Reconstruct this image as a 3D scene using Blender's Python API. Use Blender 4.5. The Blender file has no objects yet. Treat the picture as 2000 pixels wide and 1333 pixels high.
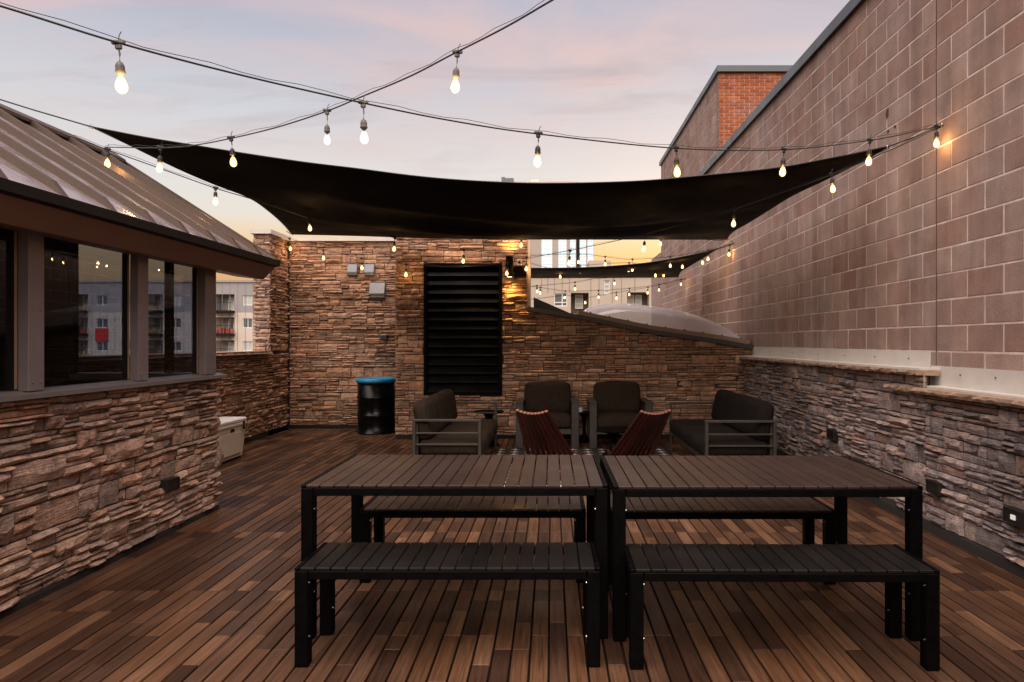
import bpy, math, random
import numpy as np
from mathutils import Matrix, Vector

R = math.radians
scene = bpy.context.scene
COL = scene.collection

# ------------------------------------------------------------------ camera
F, VX, VY, H = 1333.0, 1077.0, 668.0, 1.45      # focal length / principal point in photo pixels, eye height
cam_d = bpy.data.cameras.new('camera'); cam = bpy.data.objects.new('camera', cam_d); COL.objects.link(cam)
cam.location = (0, 0, H); cam.rotation_euler = (R(90), 0, 0)
cam_d.sensor_width = 36; cam_d.lens = 24.0
cam_d.shift_x = (1000 - VX) / 2000; cam_d.shift_y = (VY - 666.5) / 2000
cam_d.clip_start = 0.05; cam_d.clip_end = 5000
scene.camera = cam
scene.render.resolution_x, scene.render.resolution_y = 1024, 682

# ------------------------------------------------------------------ sky and light
SUN_EL, SUN_AZ = 58, 188        # broad dusk sky glow behind the camera
world = bpy.data.worlds.new('World'); scene.world = world; world.use_nodes = True
wn, wl = world.node_tree.nodes, world.node_tree.links
wn.clear()
w_out = wn.new('ShaderNodeOutputWorld'); w_bg = wn.new('ShaderNodeBackground'); w_bg.inputs['Strength'].default_value = 0.1
wl.new(w_bg.outputs[0], w_out.inputs[0])
sky = wn.new('ShaderNodeTexSky'); sky.sky_type = 'NISHITA'; sky.sun_disc = False
sky.sun_elevation = R(4); sky.sun_rotation = R(20); sky.air_density = 1.5; sky.dust_density = 2.0
tc = wn.new('ShaderNodeTexCoord'); sep = wn.new('ShaderNodeSeparateXYZ'); wl.new(tc.outputs['Generated'], sep.inputs[0])
ramp = wn.new('ShaderNodeValToRGB'); wl.new(sep.outputs['Z'], ramp.inputs[0])
def set_ramp(r, stops, interp='LINEAR'):
    r.color_ramp.interpolation = interp
    e = r.color_ramp.elements
    while len(e) > len(stops): e.remove(e[-1])
    while len(e) < len(stops): e.new(1.0)
    for el, (p, c) in zip(e, stops):
        el.position = p; el.color = (c[0], c[1], c[2], 1)
set_ramp(ramp, [(0.0, (0.42, 0.20, 0.10)), (0.06, (0.60, 0.32, 0.15)), (0.122, (0.90, 0.57, 0.29)), (0.145, (0.89, 0.68, 0.46)), (0.168, (0.83, 0.765, 0.70)), (0.215, (0.78, 0.765, 0.765)),
                (0.30, (0.65, 0.66, 0.72)), (0.40, (0.49, 0.50, 0.61)), (0.7, (0.43, 0.45, 0.58)), (1.0, (0.41, 0.43, 0.56))])
# thin pink cloud streaks: noise on a flattened cloud layer (direction / height)
den = wn.new('ShaderNodeMath'); den.operation = 'ADD'; den.inputs[1].default_value = 0.12; wl.new(sep.outputs['Z'], den.inputs[0])
dv = wn.new('ShaderNodeVectorMath'); dv.operation = 'DIVIDE'; wl.new(tc.outputs['Generated'], dv.inputs[0])
cmb = wn.new('ShaderNodeCombineXYZ')
for k in range(3): wl.new(den.outputs[0], cmb.inputs[k])
wl.new(cmb.outputs[0], dv.inputs[1])
mp = wn.new('ShaderNodeMapping'); mp.inputs['Location'].default_value = (1.35, 0.3, 0); mp.inputs['Rotation'].default_value = (0, 0, R(-28)); mp.inputs['Scale'].default_value = (0.75, 1.5, 0.25)
wl.new(dv.outputs[0], mp.inputs[0])
cn = wn.new('ShaderNodeTexNoise'); cn.inputs['Scale'].default_value = 1.25; cn.inputs['Detail'].default_value = 7; cn.inputs['Roughness'].default_value = 0.55; cn.inputs['Distortion'].default_value = 0.5
wl.new(mp.outputs[0], cn.inputs['Vector'])
cr = wn.new('ShaderNodeMapRange'); cr.inputs[1].default_value = 0.40; cr.inputs[2].default_value = 0.66; wl.new(cn.outputs[0], cr.inputs[0])
ch = wn.new('ShaderNodeMapRange'); ch.inputs[1].default_value = 0.20; ch.inputs[2].default_value = 0.34; wl.new(sep.outputs['Z'], ch.inputs[0])
cm = wn.new('ShaderNodeMath'); cm.operation = 'MULTIPLY'; wl.new(cr.outputs[0], cm.inputs[0]); wl.new(ch.outputs[0], cm.inputs[1])
cm2 = wn.new('ShaderNodeMath'); cm2.operation = 'MULTIPLY'; cm2.inputs[1].default_value = 0.95; wl.new(cm.outputs[0], cm2.inputs[0])
cmx = wn.new('ShaderNodeMixRGB'); wl.new(cm2.outputs[0], cmx.inputs[0]); wl.new(ramp.outputs[0], cmx.inputs[1]); cmx.inputs[2].default_value = (0.80, 0.56, 0.54, 1)
cn2 = wn.new('ShaderNodeTexNoise'); cn2.inputs['Scale'].default_value = 2.3; cn2.inputs['Detail'].default_value = 8; cn2.inputs['Roughness'].default_value = 0.6; cn2.inputs['Distortion'].default_value = 0.8
mp2 = wn.new('ShaderNodeMapping'); mp2.inputs['Location'].default_value = (3.1, 1.7, 0); mp2.inputs['Rotation'].default_value = (0, 0, R(-24)); mp2.inputs['Scale'].default_value = (0.6, 1.7, 0.25)
wl.new(dv.outputs[0], mp2.inputs[0]); wl.new(mp2.outputs[0], cn2.inputs['Vector'])
cr2 = wn.new('ShaderNodeMapRange'); cr2.inputs[1].default_value = 0.52; cr2.inputs[2].default_value = 0.80; wl.new(cn2.outputs[0], cr2.inputs[0])
cm3 = wn.new('ShaderNodeMath'); cm3.operation = 'MULTIPLY'; wl.new(cr2.outputs[0], cm3.inputs[0]); wl.new(ch.outputs[0], cm3.inputs[1])
cmy = wn.new('ShaderNodeMixRGB'); wl.new(cm3.outputs[0], cmy.inputs[0]); wl.new(cmx.outputs[0], cmy.inputs[1]); cmy.inputs[2].default_value = (0.50, 0.44, 0.49, 1)
sc10 = wn.new('ShaderNodeVectorMath'); sc10.operation = 'SCALE'; sc10.inputs['Scale'].default_value = 4.95; wl.new(cmy.outputs[0], sc10.inputs[0])
smx = wn.new('ShaderNodeMixRGB'); smx.inputs[0].default_value = 0.12; wl.new(sc10.outputs[0], smx.inputs[1]); wl.new(sky.outputs[0], smx.inputs[2])
wl.new(smx.outputs[0], w_bg.inputs['Color'])

sun_d = bpy.data.lights.new('sun', 'SUN'); sun_d.energy = 2.5; sun_d.angle = R(80); sun_d.color = (1.0, 0.83, 0.72)
sun = bpy.data.objects.new('sun', sun_d); COL.objects.link(sun)
az, el = R(SUN_AZ), R(SUN_EL)
sdir = Vector((math.sin(az) * math.cos(el), math.cos(az) * math.cos(el), math.sin(el)))
sun.rotation_euler = sdir.to_track_quat('Z', 'Y').to_euler()

vs = scene.view_settings
vs.view_transform = 'Standard'; vs.look = 'None'; vs.gamma = 1.0; vs.use_curve_mapping = False; vs.exposure = 1.1
scene.cycles.use_denoising = True
scene.cycles.max_bounces = 6; scene.cycles.transparent_max_bounces = 16
scene.cycles.sample_clamp_indirect = 4.0
scene.cycles.caustics_reflective = False; scene.cycles.caustics_refractive = False

# ------------------------------------------------------------------ helpers
def P(px, py, d):
    return Vector(((px - VX) * d / F, d, H - (py - VY) * d / F))
def PX(px, d): return (px - VX) * d / F
def PZ(py, d): return H - (py - VY) * d / F
def proj(x, y, z): return VX + F * x / y, VY + F * (H - z) / y

class MB:
    def __init__(s): s.v = []; s.f = []; s.a = []
    def add(s, vs, fs, rnd=0.0):
        n = len(s.v); s.v += [tuple(q) for q in vs]; s.f += [tuple(i + n for i in q) for q in fs]; s.a += [rnd] * len(vs)
        return s
    def box(s, x0, x1, y0, y1, z0, z1, M=None, rnd=0.0):
        vs = [(x, y, z) for z in (z0, z1) for y in (y0, y1) for x in (x0, x1)]
        if M is not None: vs = [M @ Vector(q) for q in vs]
        return s.add(vs, [(0, 2, 3, 1), (4, 5, 7, 6), (0, 1, 5, 4), (2, 6, 7, 3), (0, 4, 6, 2), (1, 3, 7, 5)], rnd)
    def cbox(s, x0, x1, y0, y1, z0, z1, b, M=None, rnd=0.0):
        c = ((x0 + x1) / 2, (y0 + y1) / 2, (z0 + z1) / 2); h = (abs(x1 - x0) / 2, abs(y1 - y0) / 2, abs(z1 - z0) / 2)
        b = min(b, min(h) * 0.9)
        idx = {}; vs = []
        for sx in (-1, 1):
            for sy in (-1, 1):
                for sz in (-1, 1):
                    sg = (sx, sy, sz)
                    for k in range(3):
                        q = [c[i] + sg[i] * (h[i] - (0 if i == k else b)) for i in range(3)]
                        idx[(sg, k)] = len(vs); vs.append(q)
        fs = []
        for k in range(3):
            a, bb = [i for i in range(3) if i != k]
            for sk in (-1, 1):
                loop = []
                for (u, w) in ((-1, -1), (1, -1), (1, 1), (-1, 1)):
                    sg = [0, 0, 0]; sg[k] = sk; sg[a] = u; sg[bb] = w
                    loop.append(idx[(tuple(sg), k)])
                flip = (sk < 0) ^ (k == 1)
                fs.append(tuple(loop[::-1] if flip else loop))
        for k in range(3):       # edges along axis k
            a, bb = [i for i in range(3) if i != k]
            for u in (-1, 1):
                for w in (-1, 1):
                    sg0 = [0, 0, 0]; sg0[a] = u; sg0[bb] = w; sg1 = sg0[:]; sg0[k] = -1; sg1[k] = 1
                    sg0, sg1 = tuple(sg0), tuple(sg1)
                    q = [idx[(sg0, a)], idx[(sg1, a)], idx[(sg1, bb)], idx[(sg0, bb)]]
                    flip = (u * w < 0) ^ (k == 1)
                    fs.append(tuple(q[::-1] if flip else q))
        for sx in (-1, 1):
            for sy in (-1, 1):
                for sz in (-1, 1):
                    sg = (sx, sy, sz); q = [idx[(sg, 0)], idx[(sg, 1)], idx[(sg, 2)]]
                    fs.append(tuple(q if sx * sy * sz > 0 else q[::-1]))
        if M is not None: vs = [M @ Vector(q) for q in vs]
        return s.add(vs, fs, rnd)
    def tube(s, pts, r, n=6, cap=True):
        pts = [Vector(p) for p in pts]; m = len(pts); vs = []; fs = []
        for i, p in enumerate(pts):
            t = (pts[min(i + 1, m - 1)] - pts[max(i - 1, 0)]).normalized()
            u = t.cross(Vector((0, 0, 1)))
            if u.length < 1e-3: u = t.cross(Vector((1, 0, 0)))
            u.normalize(); w = u.cross(t)
            rr = r[i] if isinstance(r, (list, tuple)) else r
            for k in range(n):
                a = 2 * math.pi * k / n; vs.append(p + (u * math.cos(a) + w * math.sin(a)) * rr)
        for i in range(m - 1):
            for k in range(n):
                k2 = (k + 1) % n; fs.append((i * n + k, (i + 1) * n + k, (i + 1) * n + k2, i * n + k2))
        if cap: fs.append(tuple(range(n))); fs.append(tuple(range((m - 1) * n, m * n))[::-1])
        return s.add(vs, fs)
    def lathe(s, prof, n=16, c=(0, 0, 0), cap=True):
        vs = []; fs = []; m = len(prof)
        for (r, z) in prof:
            for k in range(n):
                a = 2 * math.pi * k / n; vs.append((c[0] + r * math.cos(a), c[1] + r * math.sin(a), c[2] + z))
        for i in range(m - 1):
            for k in range(n):
                k2 = (k + 1) % n; fs.append((i * n + k, i * n + k2, (i + 1) * n + k2, (i + 1) * n + k))
        if cap: fs.append(tuple(range(n))[::-1]); fs.append(tuple(range((m - 1) * n, m * n)))
        return s.add(vs, fs)
    def prism(s, poly, off):     # poly: 3-D points, off: extrusion vector
        n = len(poly); a = [Vector(p) for p in poly]; o = Vector(off); b = [p + o for p in a]
        fs = [tuple(range(n))[::-1], tuple(range(n, 2 * n))] + [(i, (i + 1) % n, n + (i + 1) % n, n + i) for i in range(n)]
        return s.add(a + b, fs)
    def mesh(s, name, mat=None, smooth=False, attr=False):
        me = bpy.data.meshes.new(name); me.from_pydata(s.v, [], s.f)
        if attr:
            at = me.attributes.new('rnd', 'FLOAT', 'POINT'); at.data.foreach_set('value', np.array(s.a, dtype=np.float32))
        if mat: me.materials.append(mat)
        if smooth: me.polygons.foreach_set('use_smooth', [True] * len(me.polygons))
        me.update()
        return me
    def build(s, name, mat, parent=None, smooth=False, attr=False, world=True):
        return link(name, s.mesh(name, mat, smooth, attr), parent, world)

def link(name, me, parent=None, world=True, M=None):
    o = bpy.data.objects.new(name, me); COL.objects.link(o)
    if M is not None: o.matrix_world = M
    if parent is not None:
        o.parent = parent
        if world: o.matrix_parent_inverse = parent['_inv'] if False else PINV.get(parent.name, Matrix.Identity(4))
    return o
PINV = {}
def tag(o, label=None, cat=None, group=None, kind=None):
    if label: o['label'] = label
    if cat: o['category'] = cat
    if group: o['group'] = group
    if kind: o['kind'] = kind
    return o
def thing(name, loc, label, cat, group=None, rz=0.0, kind=None):
    o = bpy.data.objects.new(name, None); COL.objects.link(o)
    o.location = loc; o.rotation_euler = (0, 0, rz); o.empty_display_size = 0.1
    PINV[o.name] = (Matrix.Translation(Vector(loc)) @ Matrix.Rotation(rz, 4, 'Z')).inverted()
    return tag(o, label, cat, group, kind)
def copy_tree(o, parent=None):
    c = o.copy(); COL.objects.link(c)
    if parent is not None: c.parent = parent
    for ch_ in [q for q in ALLCH.get(o.name, [])]: copy_tree(ch_, c)
    return c
ALLCH = {}
def index_children(root):
    ALLCH[root.name] = list(root.children)
    for q in root.children: index_children(q)

# ------------------------------------------------------------------ materials
def mat_new(name):
    m = bpy.data.materials.new(name); m.use_nodes = True
    nt = m.node_tree; b = nt.nodes['Principled BSDF']
    return m, nt, b
def plain(name, col, rough=0.6, metal=0.0, spec=0.5, noise=0.0, nscale=6.0, bump=0.0, bscale=80.0, coat=0.0):
    m, nt, b = mat_new(name); N, L = nt.nodes, nt.links
    b.inputs['Base Color'].default_value = (*col, 1); b.inputs['Roughness'].default_value = rough
    b.inputs['Metallic'].default_value = metal; b.inputs['Specular IOR Level'].default_value = spec
    if coat: b.inputs['Coat Weight'].default_value = coat
    if noise or bump:
        g = N.new('ShaderNodeNewGeometry')
    if noise:
        t = N.new('ShaderNodeTexNoise'); t.inputs['Scale'].default_value = nscale; t.inputs['Detail'].default_value = 6; t.inputs['Roughness'].default_value = 0.65; L.new(g.outputs['Position'], t.inputs['Vector'])
        mr = N.new('ShaderNodeMapRange'); mr.inputs[1].default_value = 0.25; mr.inputs[2].default_value = 0.75; mr.inputs[3].default_value = 1 - noise; mr.inputs[4].default_value = 1 + noise; L.new(t.outputs[0], mr.inputs[0])
        mu = N.new('ShaderNodeVectorMath'); mu.operation = 'SCALE'; mu.inputs[0].default_value = col; L.new(mr.outputs[0], mu.inputs['Scale']); L.new(mu.outputs[0], b.inputs['Base Color'])
        rr = N.new('ShaderNodeMapRange'); rr.inputs[1].default_value = 0.3; rr.inputs[2].default_value = 0.7; rr.inputs[3].default_value = max(0.05, rough - 0.12); rr.inputs[4].default_value = min(1, rough + 0.12); L.new(t.outputs[0], rr.inputs[0]); L.new(rr.outputs[0], b.inputs['Roughness'])
    if bump:
        t2 = N.new('ShaderNodeTexNoise'); t2.inputs['Scale'].default_value = bscale; t2.inputs['Detail'].default_value = 4; L.new(g.outputs['Position'], t2.inputs['Vector'])
        bp = N.new('ShaderNodeBump'); bp.inputs['Strength'].default_value = bump; bp.inputs['Distance'].default_value = 0.01; L.new(t2.outputs[0], bp.inputs['Height']); L.new(bp.outputs[0], b.inputs['Normal'])
    return m
def rnd_socket(N, L, joined):
    if joined:
        a = N.new('ShaderNodeAttribute'); a.attribute_name = 'rnd'; return a.outputs['Fac']
    return N.new('ShaderNodeObjectInfo').outputs['Random']
def offset_pos(N, L, rs, scale, k=37.0):
    g = N.new('ShaderNodeNewGeometry')
    mu = N.new('ShaderNodeMath'); mu.operation = 'MULTIPLY'; mu.inputs[1].default_value = k; L.new(rs, mu.inputs[0])
    cb = N.new('ShaderNodeCombineXYZ')
    for i in range(3): L.new(mu.outputs[0], cb.inputs[i])
    ad = N.new('ShaderNodeVectorMath'); ad.operation = 'ADD'; L.new(g.outputs['Position'], ad.inputs[0]); L.new(cb.outputs[0], ad.inputs[1])
    mp_ = N.new('ShaderNodeMapping'); mp_.inputs['Scale'].default_value = scale; L.new(ad.outputs[0], mp_.inputs[0])
    return mp_.outputs[0], g
def stone_mat(name, palette, joined, along):
    m, nt, b = mat_new(name); N, L = nt.nodes, nt.links
    rs = rnd_socket(N, L, joined)
    rp = N.new('ShaderNodeValToRGB'); set_ramp(rp, [(i / len(palette), c) for i, c in enumerate(palette)], 'CONSTANT'); L.new(rs, rp.inputs[0])
    sc = (1, 1, 1)
    vec, g = offset_pos(N, L, rs, sc)
    # blotches of rust, soot and pale bloom
    n1 = N.new('ShaderNodeTexNoise'); n1.inputs['Scale'].default_value = 9; n1.inputs['Detail'].default_value = 8; n1.inputs['Roughness'].default_value = 0.7; L.new(vec, n1.inputs['Vector'])
    r1 = N.new('ShaderNodeValToRGB'); set_ramp(r1, [(0.30, (0.34, 0.32, 0.32)), (0.44, (0.86, 0.83, 0.81)), (0.56, (1.1, 1.02, 0.96)), (0.70, (1.55, 1.5, 1.45))]); L.new(n1.outputs[0], r1.inputs[0])
    mu = N.new('ShaderNodeMixRGB'); mu.blend_type = 'MULTIPLY'; mu.inputs[0].default_value = 1; L.new(rp.outputs[0], mu.inputs[1]); L.new(r1.outputs[0], mu.inputs[2])
    # large stains across the wall
    n2 = N.new('ShaderNodeTexNoise'); n2.inputs['Scale'].default_value = 1.6; n2.inputs['Detail'].default_value = 5; L.new(g.outputs['Position'], n2.inputs['Vector'])
    r2 = N.new('ShaderNodeMapRange'); r2.inputs[1].default_value = 0.3; r2.inputs[2].default_value = 0.7; r2.inputs[3].default_value = 0.72; r2.inputs[4].default_value = 1.2; L.new(n2.outputs[0], r2.inputs[0])
    mu2 = N.new('ShaderNodeVectorMath'); mu2.operation = 'SCALE'; L.new(mu.outputs[0], mu2.inputs[0]); L.new(r2.outputs[0], mu2.inputs['Scale'])
    n4 = N.new('ShaderNodeTexNoise'); n4.inputs['Scale'].default_value = 60; n4.inputs['Detail'].default_value = 5; L.new(vec, n4.inputs['Vector'])
    r4 = N.new('ShaderNodeMapRange'); r4.inputs[1].default_value = 0.3; r4.inputs[2].default_value = 0.7; r4.inputs[3].default_value = 0.75; r4.inputs[4].default_value = 1.25; L.new(n4.outputs[0], r4.inputs[0])
    mu3 = N.new('ShaderNodeVectorMath'); mu3.operation = 'SCALE'; L.new(mu2.outputs[0], mu3.inputs[0]); L.new(r4.outputs[0], mu3.inputs['Scale'])
    L.new(mu3.outputs[0], b.inputs['Base Color'])
    b.inputs['Roughness'].default_value = 0.88; b.inputs['Specular IOR Level'].default_value = 0.25
    n3 = N.new('ShaderNodeTexNoise'); n3.inputs['Scale'].default_value = 26; n3.inputs['Detail'].default_value = 9; n3.inputs['Roughness'].default_value = 0.65
    mp3 = N.new('ShaderNodeMapping'); mp3.inputs['Scale'].default_value = (0.42, 0.42, 3.2); L.new(vec, mp3.inputs[0]); L.new(mp3.outputs[0], n3.inputs['Vector'])
    bp = N.new('ShaderNodeBump'); bp.inputs['Strength'].default_value = 1.0; bp.inputs['Distance'].default_value = 0.028; L.new(n3.outputs[0], bp.inputs['Height']); L.new(bp.outputs[0], b.inputs['Normal'])
    return m
def wood_mat(name, palette, joined, rough=0.5, grain=(55, 2.2, 55), bump=0.25, spec=0.4, contrast=0.3):
    m, nt, b = mat_new(name); N, L = nt.nodes, nt.links
    rs = rnd_socket(N, L, joined)
    rp = N.new('ShaderNodeValToRGB'); set_ramp(rp, [(i / len(palette), c) for i, c in enumerate(palette)], 'CONSTANT'); L.new(rs, rp.inputs[0])
    vec, g = offset_pos(N, L, rs, grain, 19.0)
    n1 = N.new('ShaderNodeTexNoise'); n1.inputs['Scale'].default_value = 1.0; n1.inputs['Detail'].default_value = 5; n1.inputs['Roughness'].default_value = 0.6; n1.inputs['Distortion'].default_value = 0.6; L.new(vec, n1.inputs['Vector'])
    r1 = N.new('ShaderNodeMapRange'); r1.inputs[1].default_value = 0.28; r1.inputs[2].default_value = 0.72; r1.inputs[3].default_value = 1 - contrast; r1.inputs[4].default_value = 1 + contrast; L.new(n1.outputs[0], r1.inputs[0])
    mu = N.new('ShaderNodeVectorMath'); mu.operation = 'SCALE'; L.new(rp.outputs[0], mu.inputs[0]); L.new(r1.outputs[0], mu.inputs['Scale'])
    n2 = N.new('ShaderNodeTexNoise'); n2.inputs['Scale'].default_value = 2.2; n2.inputs['Detail'].default_value = 6; L.new(g.outputs['Position'], n2.inputs['Vector'])
    r2 = N.new('ShaderNodeMapRange'); r2.inputs[1].default_value = 0.3; r2.inputs[2].default_value = 0.7; r2.inputs[3].default_value = 0.78; r2.inputs[4].default_value = 1.2; L.new(n2.outputs[0], r2.inputs[0])
    mu2 = N.new('ShaderNodeVectorMath'); mu2.operation = 'SCALE'; L.new(mu.outputs[0], mu2.inputs[0]); L.new(r2.outputs[0], mu2.inputs['Scale'])
    L.new(mu2.outputs[0], b.inputs['Base Color'])
    rr = N.new('ShaderNodeMapRange'); rr.inputs[1].default_value = 0.3; rr.inputs[2].default_value = 0.7; rr.inputs[3].default_value = rough - 0.1; rr.inputs[4].default_value = rough + 0.15; L.new(n2.outputs[0], rr.inputs[0]); L.new(rr.outputs[0], b.inputs['Roughness'])
    b.inputs['Specular IOR Level'].default_value = spec
    bp = N.new('ShaderNodeBump'); bp.inputs['Strength'].default_value = bump; bp.inputs['Distance'].default_value = 0.003; L.new(n1.outputs[0], bp.inputs['Height']); L.new(bp.outputs[0], b.inputs['Normal'])
    return m
def block_mat(name, palette, joined):
    m, nt, b = mat_new(name); N, L = nt.nodes, nt.links
    rs = rnd_socket(N, L, joined)
    rp = N.new('ShaderNodeValToRGB'); set_ramp(rp, [(i / (len(palette) - 1), c) for i, c in enumerate(palette)]); L.new(rs, rp.inputs[0])
    vec, g = offset_pos(N, L, rs, (1, 1, 1), 23.0)
    n1 = N.new('ShaderNodeTexNoise'); n1.inputs['Scale'].default_value = 180; n1.inputs['Detail'].default_value = 3; L.new(vec, n1.inputs['Vector'])
    r1 = N.new('ShaderNodeMapRange'); r1.inputs[1].default_value = 0.3; r1.inputs[2].default_value = 0.7; r1.inputs[3].default_value = 0.78; r1.inputs[4].default_value = 1.22; L.new(n1.outputs[0], r1.inputs[0])
    mu = N.new('ShaderNodeVectorMath'); mu.operation = 'SCALE'; L.new(rp.outputs[0], mu.inputs[0]); L.new(r1.outputs[0], mu.inputs['Scale'])
    n2 = N.new('ShaderNodeTexNoise'); n2.inputs['Scale'].default_value = 1.1; n2.inputs['Detail'].default_value = 9; n2.inputs['Roughness'].default_value = 0.62; L.new(g.outputs['Position'], n2.inputs['Vector'])
    r2 = N.new('ShaderNodeMapRange'); r2.inputs[1].default_value = 0.48; r2.inputs[2].default_value = 0.72; r2.inputs[3].default_value = 0.0; r2.inputs[4].default_value = 0.5; L.new(n2.outputs[0], r2.inputs[0])
    mx = N.new('ShaderNodeMixRGB'); L.new(r2.outputs[0], mx.inputs[0]); L.new(mu.outputs[0], mx.inputs[1]); mx.inputs[2].default_value = (0.42, 0.36, 0.36, 1)     # lime bloom
    n5 = N.new('ShaderNodeTexNoise'); n5.inputs['Scale'].default_value = 5; n5.inputs['Detail'].default_value = 6; L.new(vec, n5.inputs['Vector'])
    r5 = N.new('ShaderNodeMapRange'); r5.inputs[1].default_value = 0.3; r5.inputs[2].default_value = 0.7; r5.inputs[3].default_value = 0.86; r5.inputs[4].default_value = 1.14; L.new(n5.outputs[0], r5.inputs[0])
    mu5 = N.new('ShaderNodeVectorMath'); mu5.operation = 'SCALE'; L.new(mx.outputs[0], mu5.inputs[0]); L.new(r5.outputs[0], mu5.inputs['Scale'])
    mps = N.new('ShaderNodeMapping'); mps.inputs['Scale'].default_value = (3.5, 3.5, 0.28); L.new(g.outputs['Position'], mps.inputs[0])
    n6 = N.new('ShaderNodeTexNoise'); n6.inputs['Scale'].default_value = 1.0; n6.inputs['Detail'].default_value = 8; n6.inputs['Roughness'].default_value = 0.6; L.new(mps.outputs[0], n6.inputs['Vector'])
    r6 = N.new('ShaderNodeMapRange'); r6.inputs[1].default_value = 0.32; r6.inputs[2].default_value = 0.68; r6.inputs[3].default_value = 0.78; r6.inputs[4].default_value = 1.18; L.new(n6.outputs[0], r6.inputs[0])
    mu6 = N.new('ShaderNodeVectorMath'); mu6.operation = 'SCALE'; L.new(mu5.outputs[0], mu6.inputs[0]); L.new(r6.outputs[0], mu6.inputs['Scale'])
    n7 = N.new('ShaderNodeTexNoise'); n7.inputs['Scale'].default_value = 16; n7.inputs['Detail'].default_value = 8; n7.inputs['Roughness'].default_value = 0.7; L.new(vec, n7.inputs['Vector'])
    r7 = N.new('ShaderNodeMapRange'); r7.inputs[1].default_value = 0.60; r7.inputs[2].default_value = 0.74; r7.inputs[3].default_value = 0.0; r7.inputs[4].default_value = 0.55; L.new(n7.outputs[0], r7.inputs[0])
    mx7 = N.new('ShaderNodeMixRGB'); L.new(r7.outputs[0], mx7.inputs[0]); L.new(mu6.outputs[0], mx7.inputs[1]); mx7.inputs[2].default_value = (0.50, 0.44, 0.43, 1); mu5 = mx7
    L.new(mu5.outputs[0], b.inputs['Base Color']); b.inputs['Roughness'].default_value = 0.9; b.inputs['Specular IOR Level'].default_value = 0.2
    bp = N.new('ShaderNodeBump'); bp.inputs['Strength'].default_value = 0.85; bp.inputs['Distance'].default_value = 0.006; L.new(n1.outputs[0], bp.inputs['Height']); L.new(bp.outputs[0], b.inputs['Normal'])
    return m
def glass_mat(name, tint, refl=0.5, rough=0.0, ior=1.5):
    m, nt, b = mat_new(name); N, L = nt.nodes, nt.links; N.remove(b)
    o = [n for n in N if n.type == 'OUTPUT_MATERIAL'][0]
    tr = N.new('ShaderNodeBsdfTransparent'); tr.inputs[0].default_value = (*tint, 1)
    gl = N.new('ShaderNodeBsdfGlossy'); gl.inputs['Roughness'].default_value = rough; gl.inputs[0].default_value = (0.95, 0.97, 1, 1)
    fr = N.new('ShaderNodeFresnel'); fr.inputs[0].default_value = ior
    mr = N.new('ShaderNodeMath'); mr.operation = 'MULTIPLY'; mr.inputs[1].default_value = refl; L.new(fr.outputs[0], mr.inputs[0])
    gq = N.new('ShaderNodeNewGeometry'); iv = N.new('ShaderNodeMath'); iv.operation = 'SUBTRACT'; iv.inputs[0].default_value = 1.0; L.new(gq.outputs['Backfacing'], iv.inputs[1])
    mr2 = N.new('ShaderNodeMath'); mr2.operation = 'MULTIPLY'; L.new(mr.outputs[0], mr2.inputs[0]); L.new(iv.outputs[0], mr2.inputs[1]); mr = mr2
    mx = N.new('ShaderNodeMixShader'); L.new(mr.outputs[0], mx.inputs[0]); L.new(tr.outputs[0], mx.inputs[1]); L.new(gl.outputs[0], mx.inputs[2]); L.new(mx.outputs[0], o.inputs[0])
    return m
def emit_mat(name, col, strength, sampling='AUTO', transparent=0.0):
    m, nt, b = mat_new(name); N, L = nt.nodes, nt.links; N.remove(b)
    o = [n for n in N if n.type == 'OUTPUT_MATERIAL'][0]
    e = N.new('ShaderNodeEmission'); e.inputs[0].default_value = (*col, 1); e.inputs[1].default_value = strength
    if transparent:
        tr = N.new('ShaderNodeBsdfTransparent'); tr.inputs[0].default_value = (transparent,) * 3 + (1,)
        ad = N.new('ShaderNodeAddShader'); L.new(e.outputs[0], ad.inputs[0]); L.new(tr.outputs[0], ad.inputs[1]); L.new(ad.outputs[0], o.inputs[0])
    else: L.new(e.outputs[0], o.inputs[0])
    m.cycles.emission_sampling = sampling
    return m

TAN = [(0.502, 0.325, 0.222), (0.417, 0.267, 0.19), (0.568, 0.381, 0.268), (0.366, 0.227, 0.15), (0.468, 0.275, 0.181), (0.602, 0.405, 0.275), (0.318, 0.201, 0.141), (0.517, 0.308, 0.19), (0.435, 0.293, 0.206), (0.552, 0.339, 0.237)]
PUR = [(0.40, 0.335, 0.325), (0.32, 0.28, 0.285), (0.45, 0.375, 0.36), (0.25, 0.22, 0.23), (0.40, 0.285, 0.25), (0.48, 0.41, 0.39), (0.35, 0.305, 0.31), (0.41, 0.325, 0.295), (0.29, 0.26, 0.27), (0.44, 0.36, 0.34)]
MIX = [(0.512, 0.353, 0.275), (0.421, 0.295, 0.236), (0.563, 0.406, 0.327), (0.368, 0.263, 0.217), (0.499, 0.314, 0.223), (0.59, 0.438, 0.353), (0.342, 0.257, 0.223), (0.485, 0.361, 0.301), (0.538, 0.367, 0.275), (0.446, 0.328, 0.269)]
STONE = {}
for key, pal in (('tan', TAN), ('pur', PUR), ('mix', MIX)):
    STONE[key] = (stone_mat('ledgestone_' + key, pal, False, 0), stone_mat('ledgestone_' + key + '_mass', pal, True, 0))
IPE = [(0.08, 0.0388, 0.0212), (0.053, 0.0255, 0.0146), (0.1132, 0.0561, 0.0289), (0.0388, 0.0186, 0.0113), (0.0899, 0.0434, 0.023), (0.1449, 0.0758, 0.0422), (0.0671, 0.035, 0.0212), (0.0849, 0.044, 0.026), (0.0481, 0.0237, 0.0146), (0.099, 0.047, 0.0235)]
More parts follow.
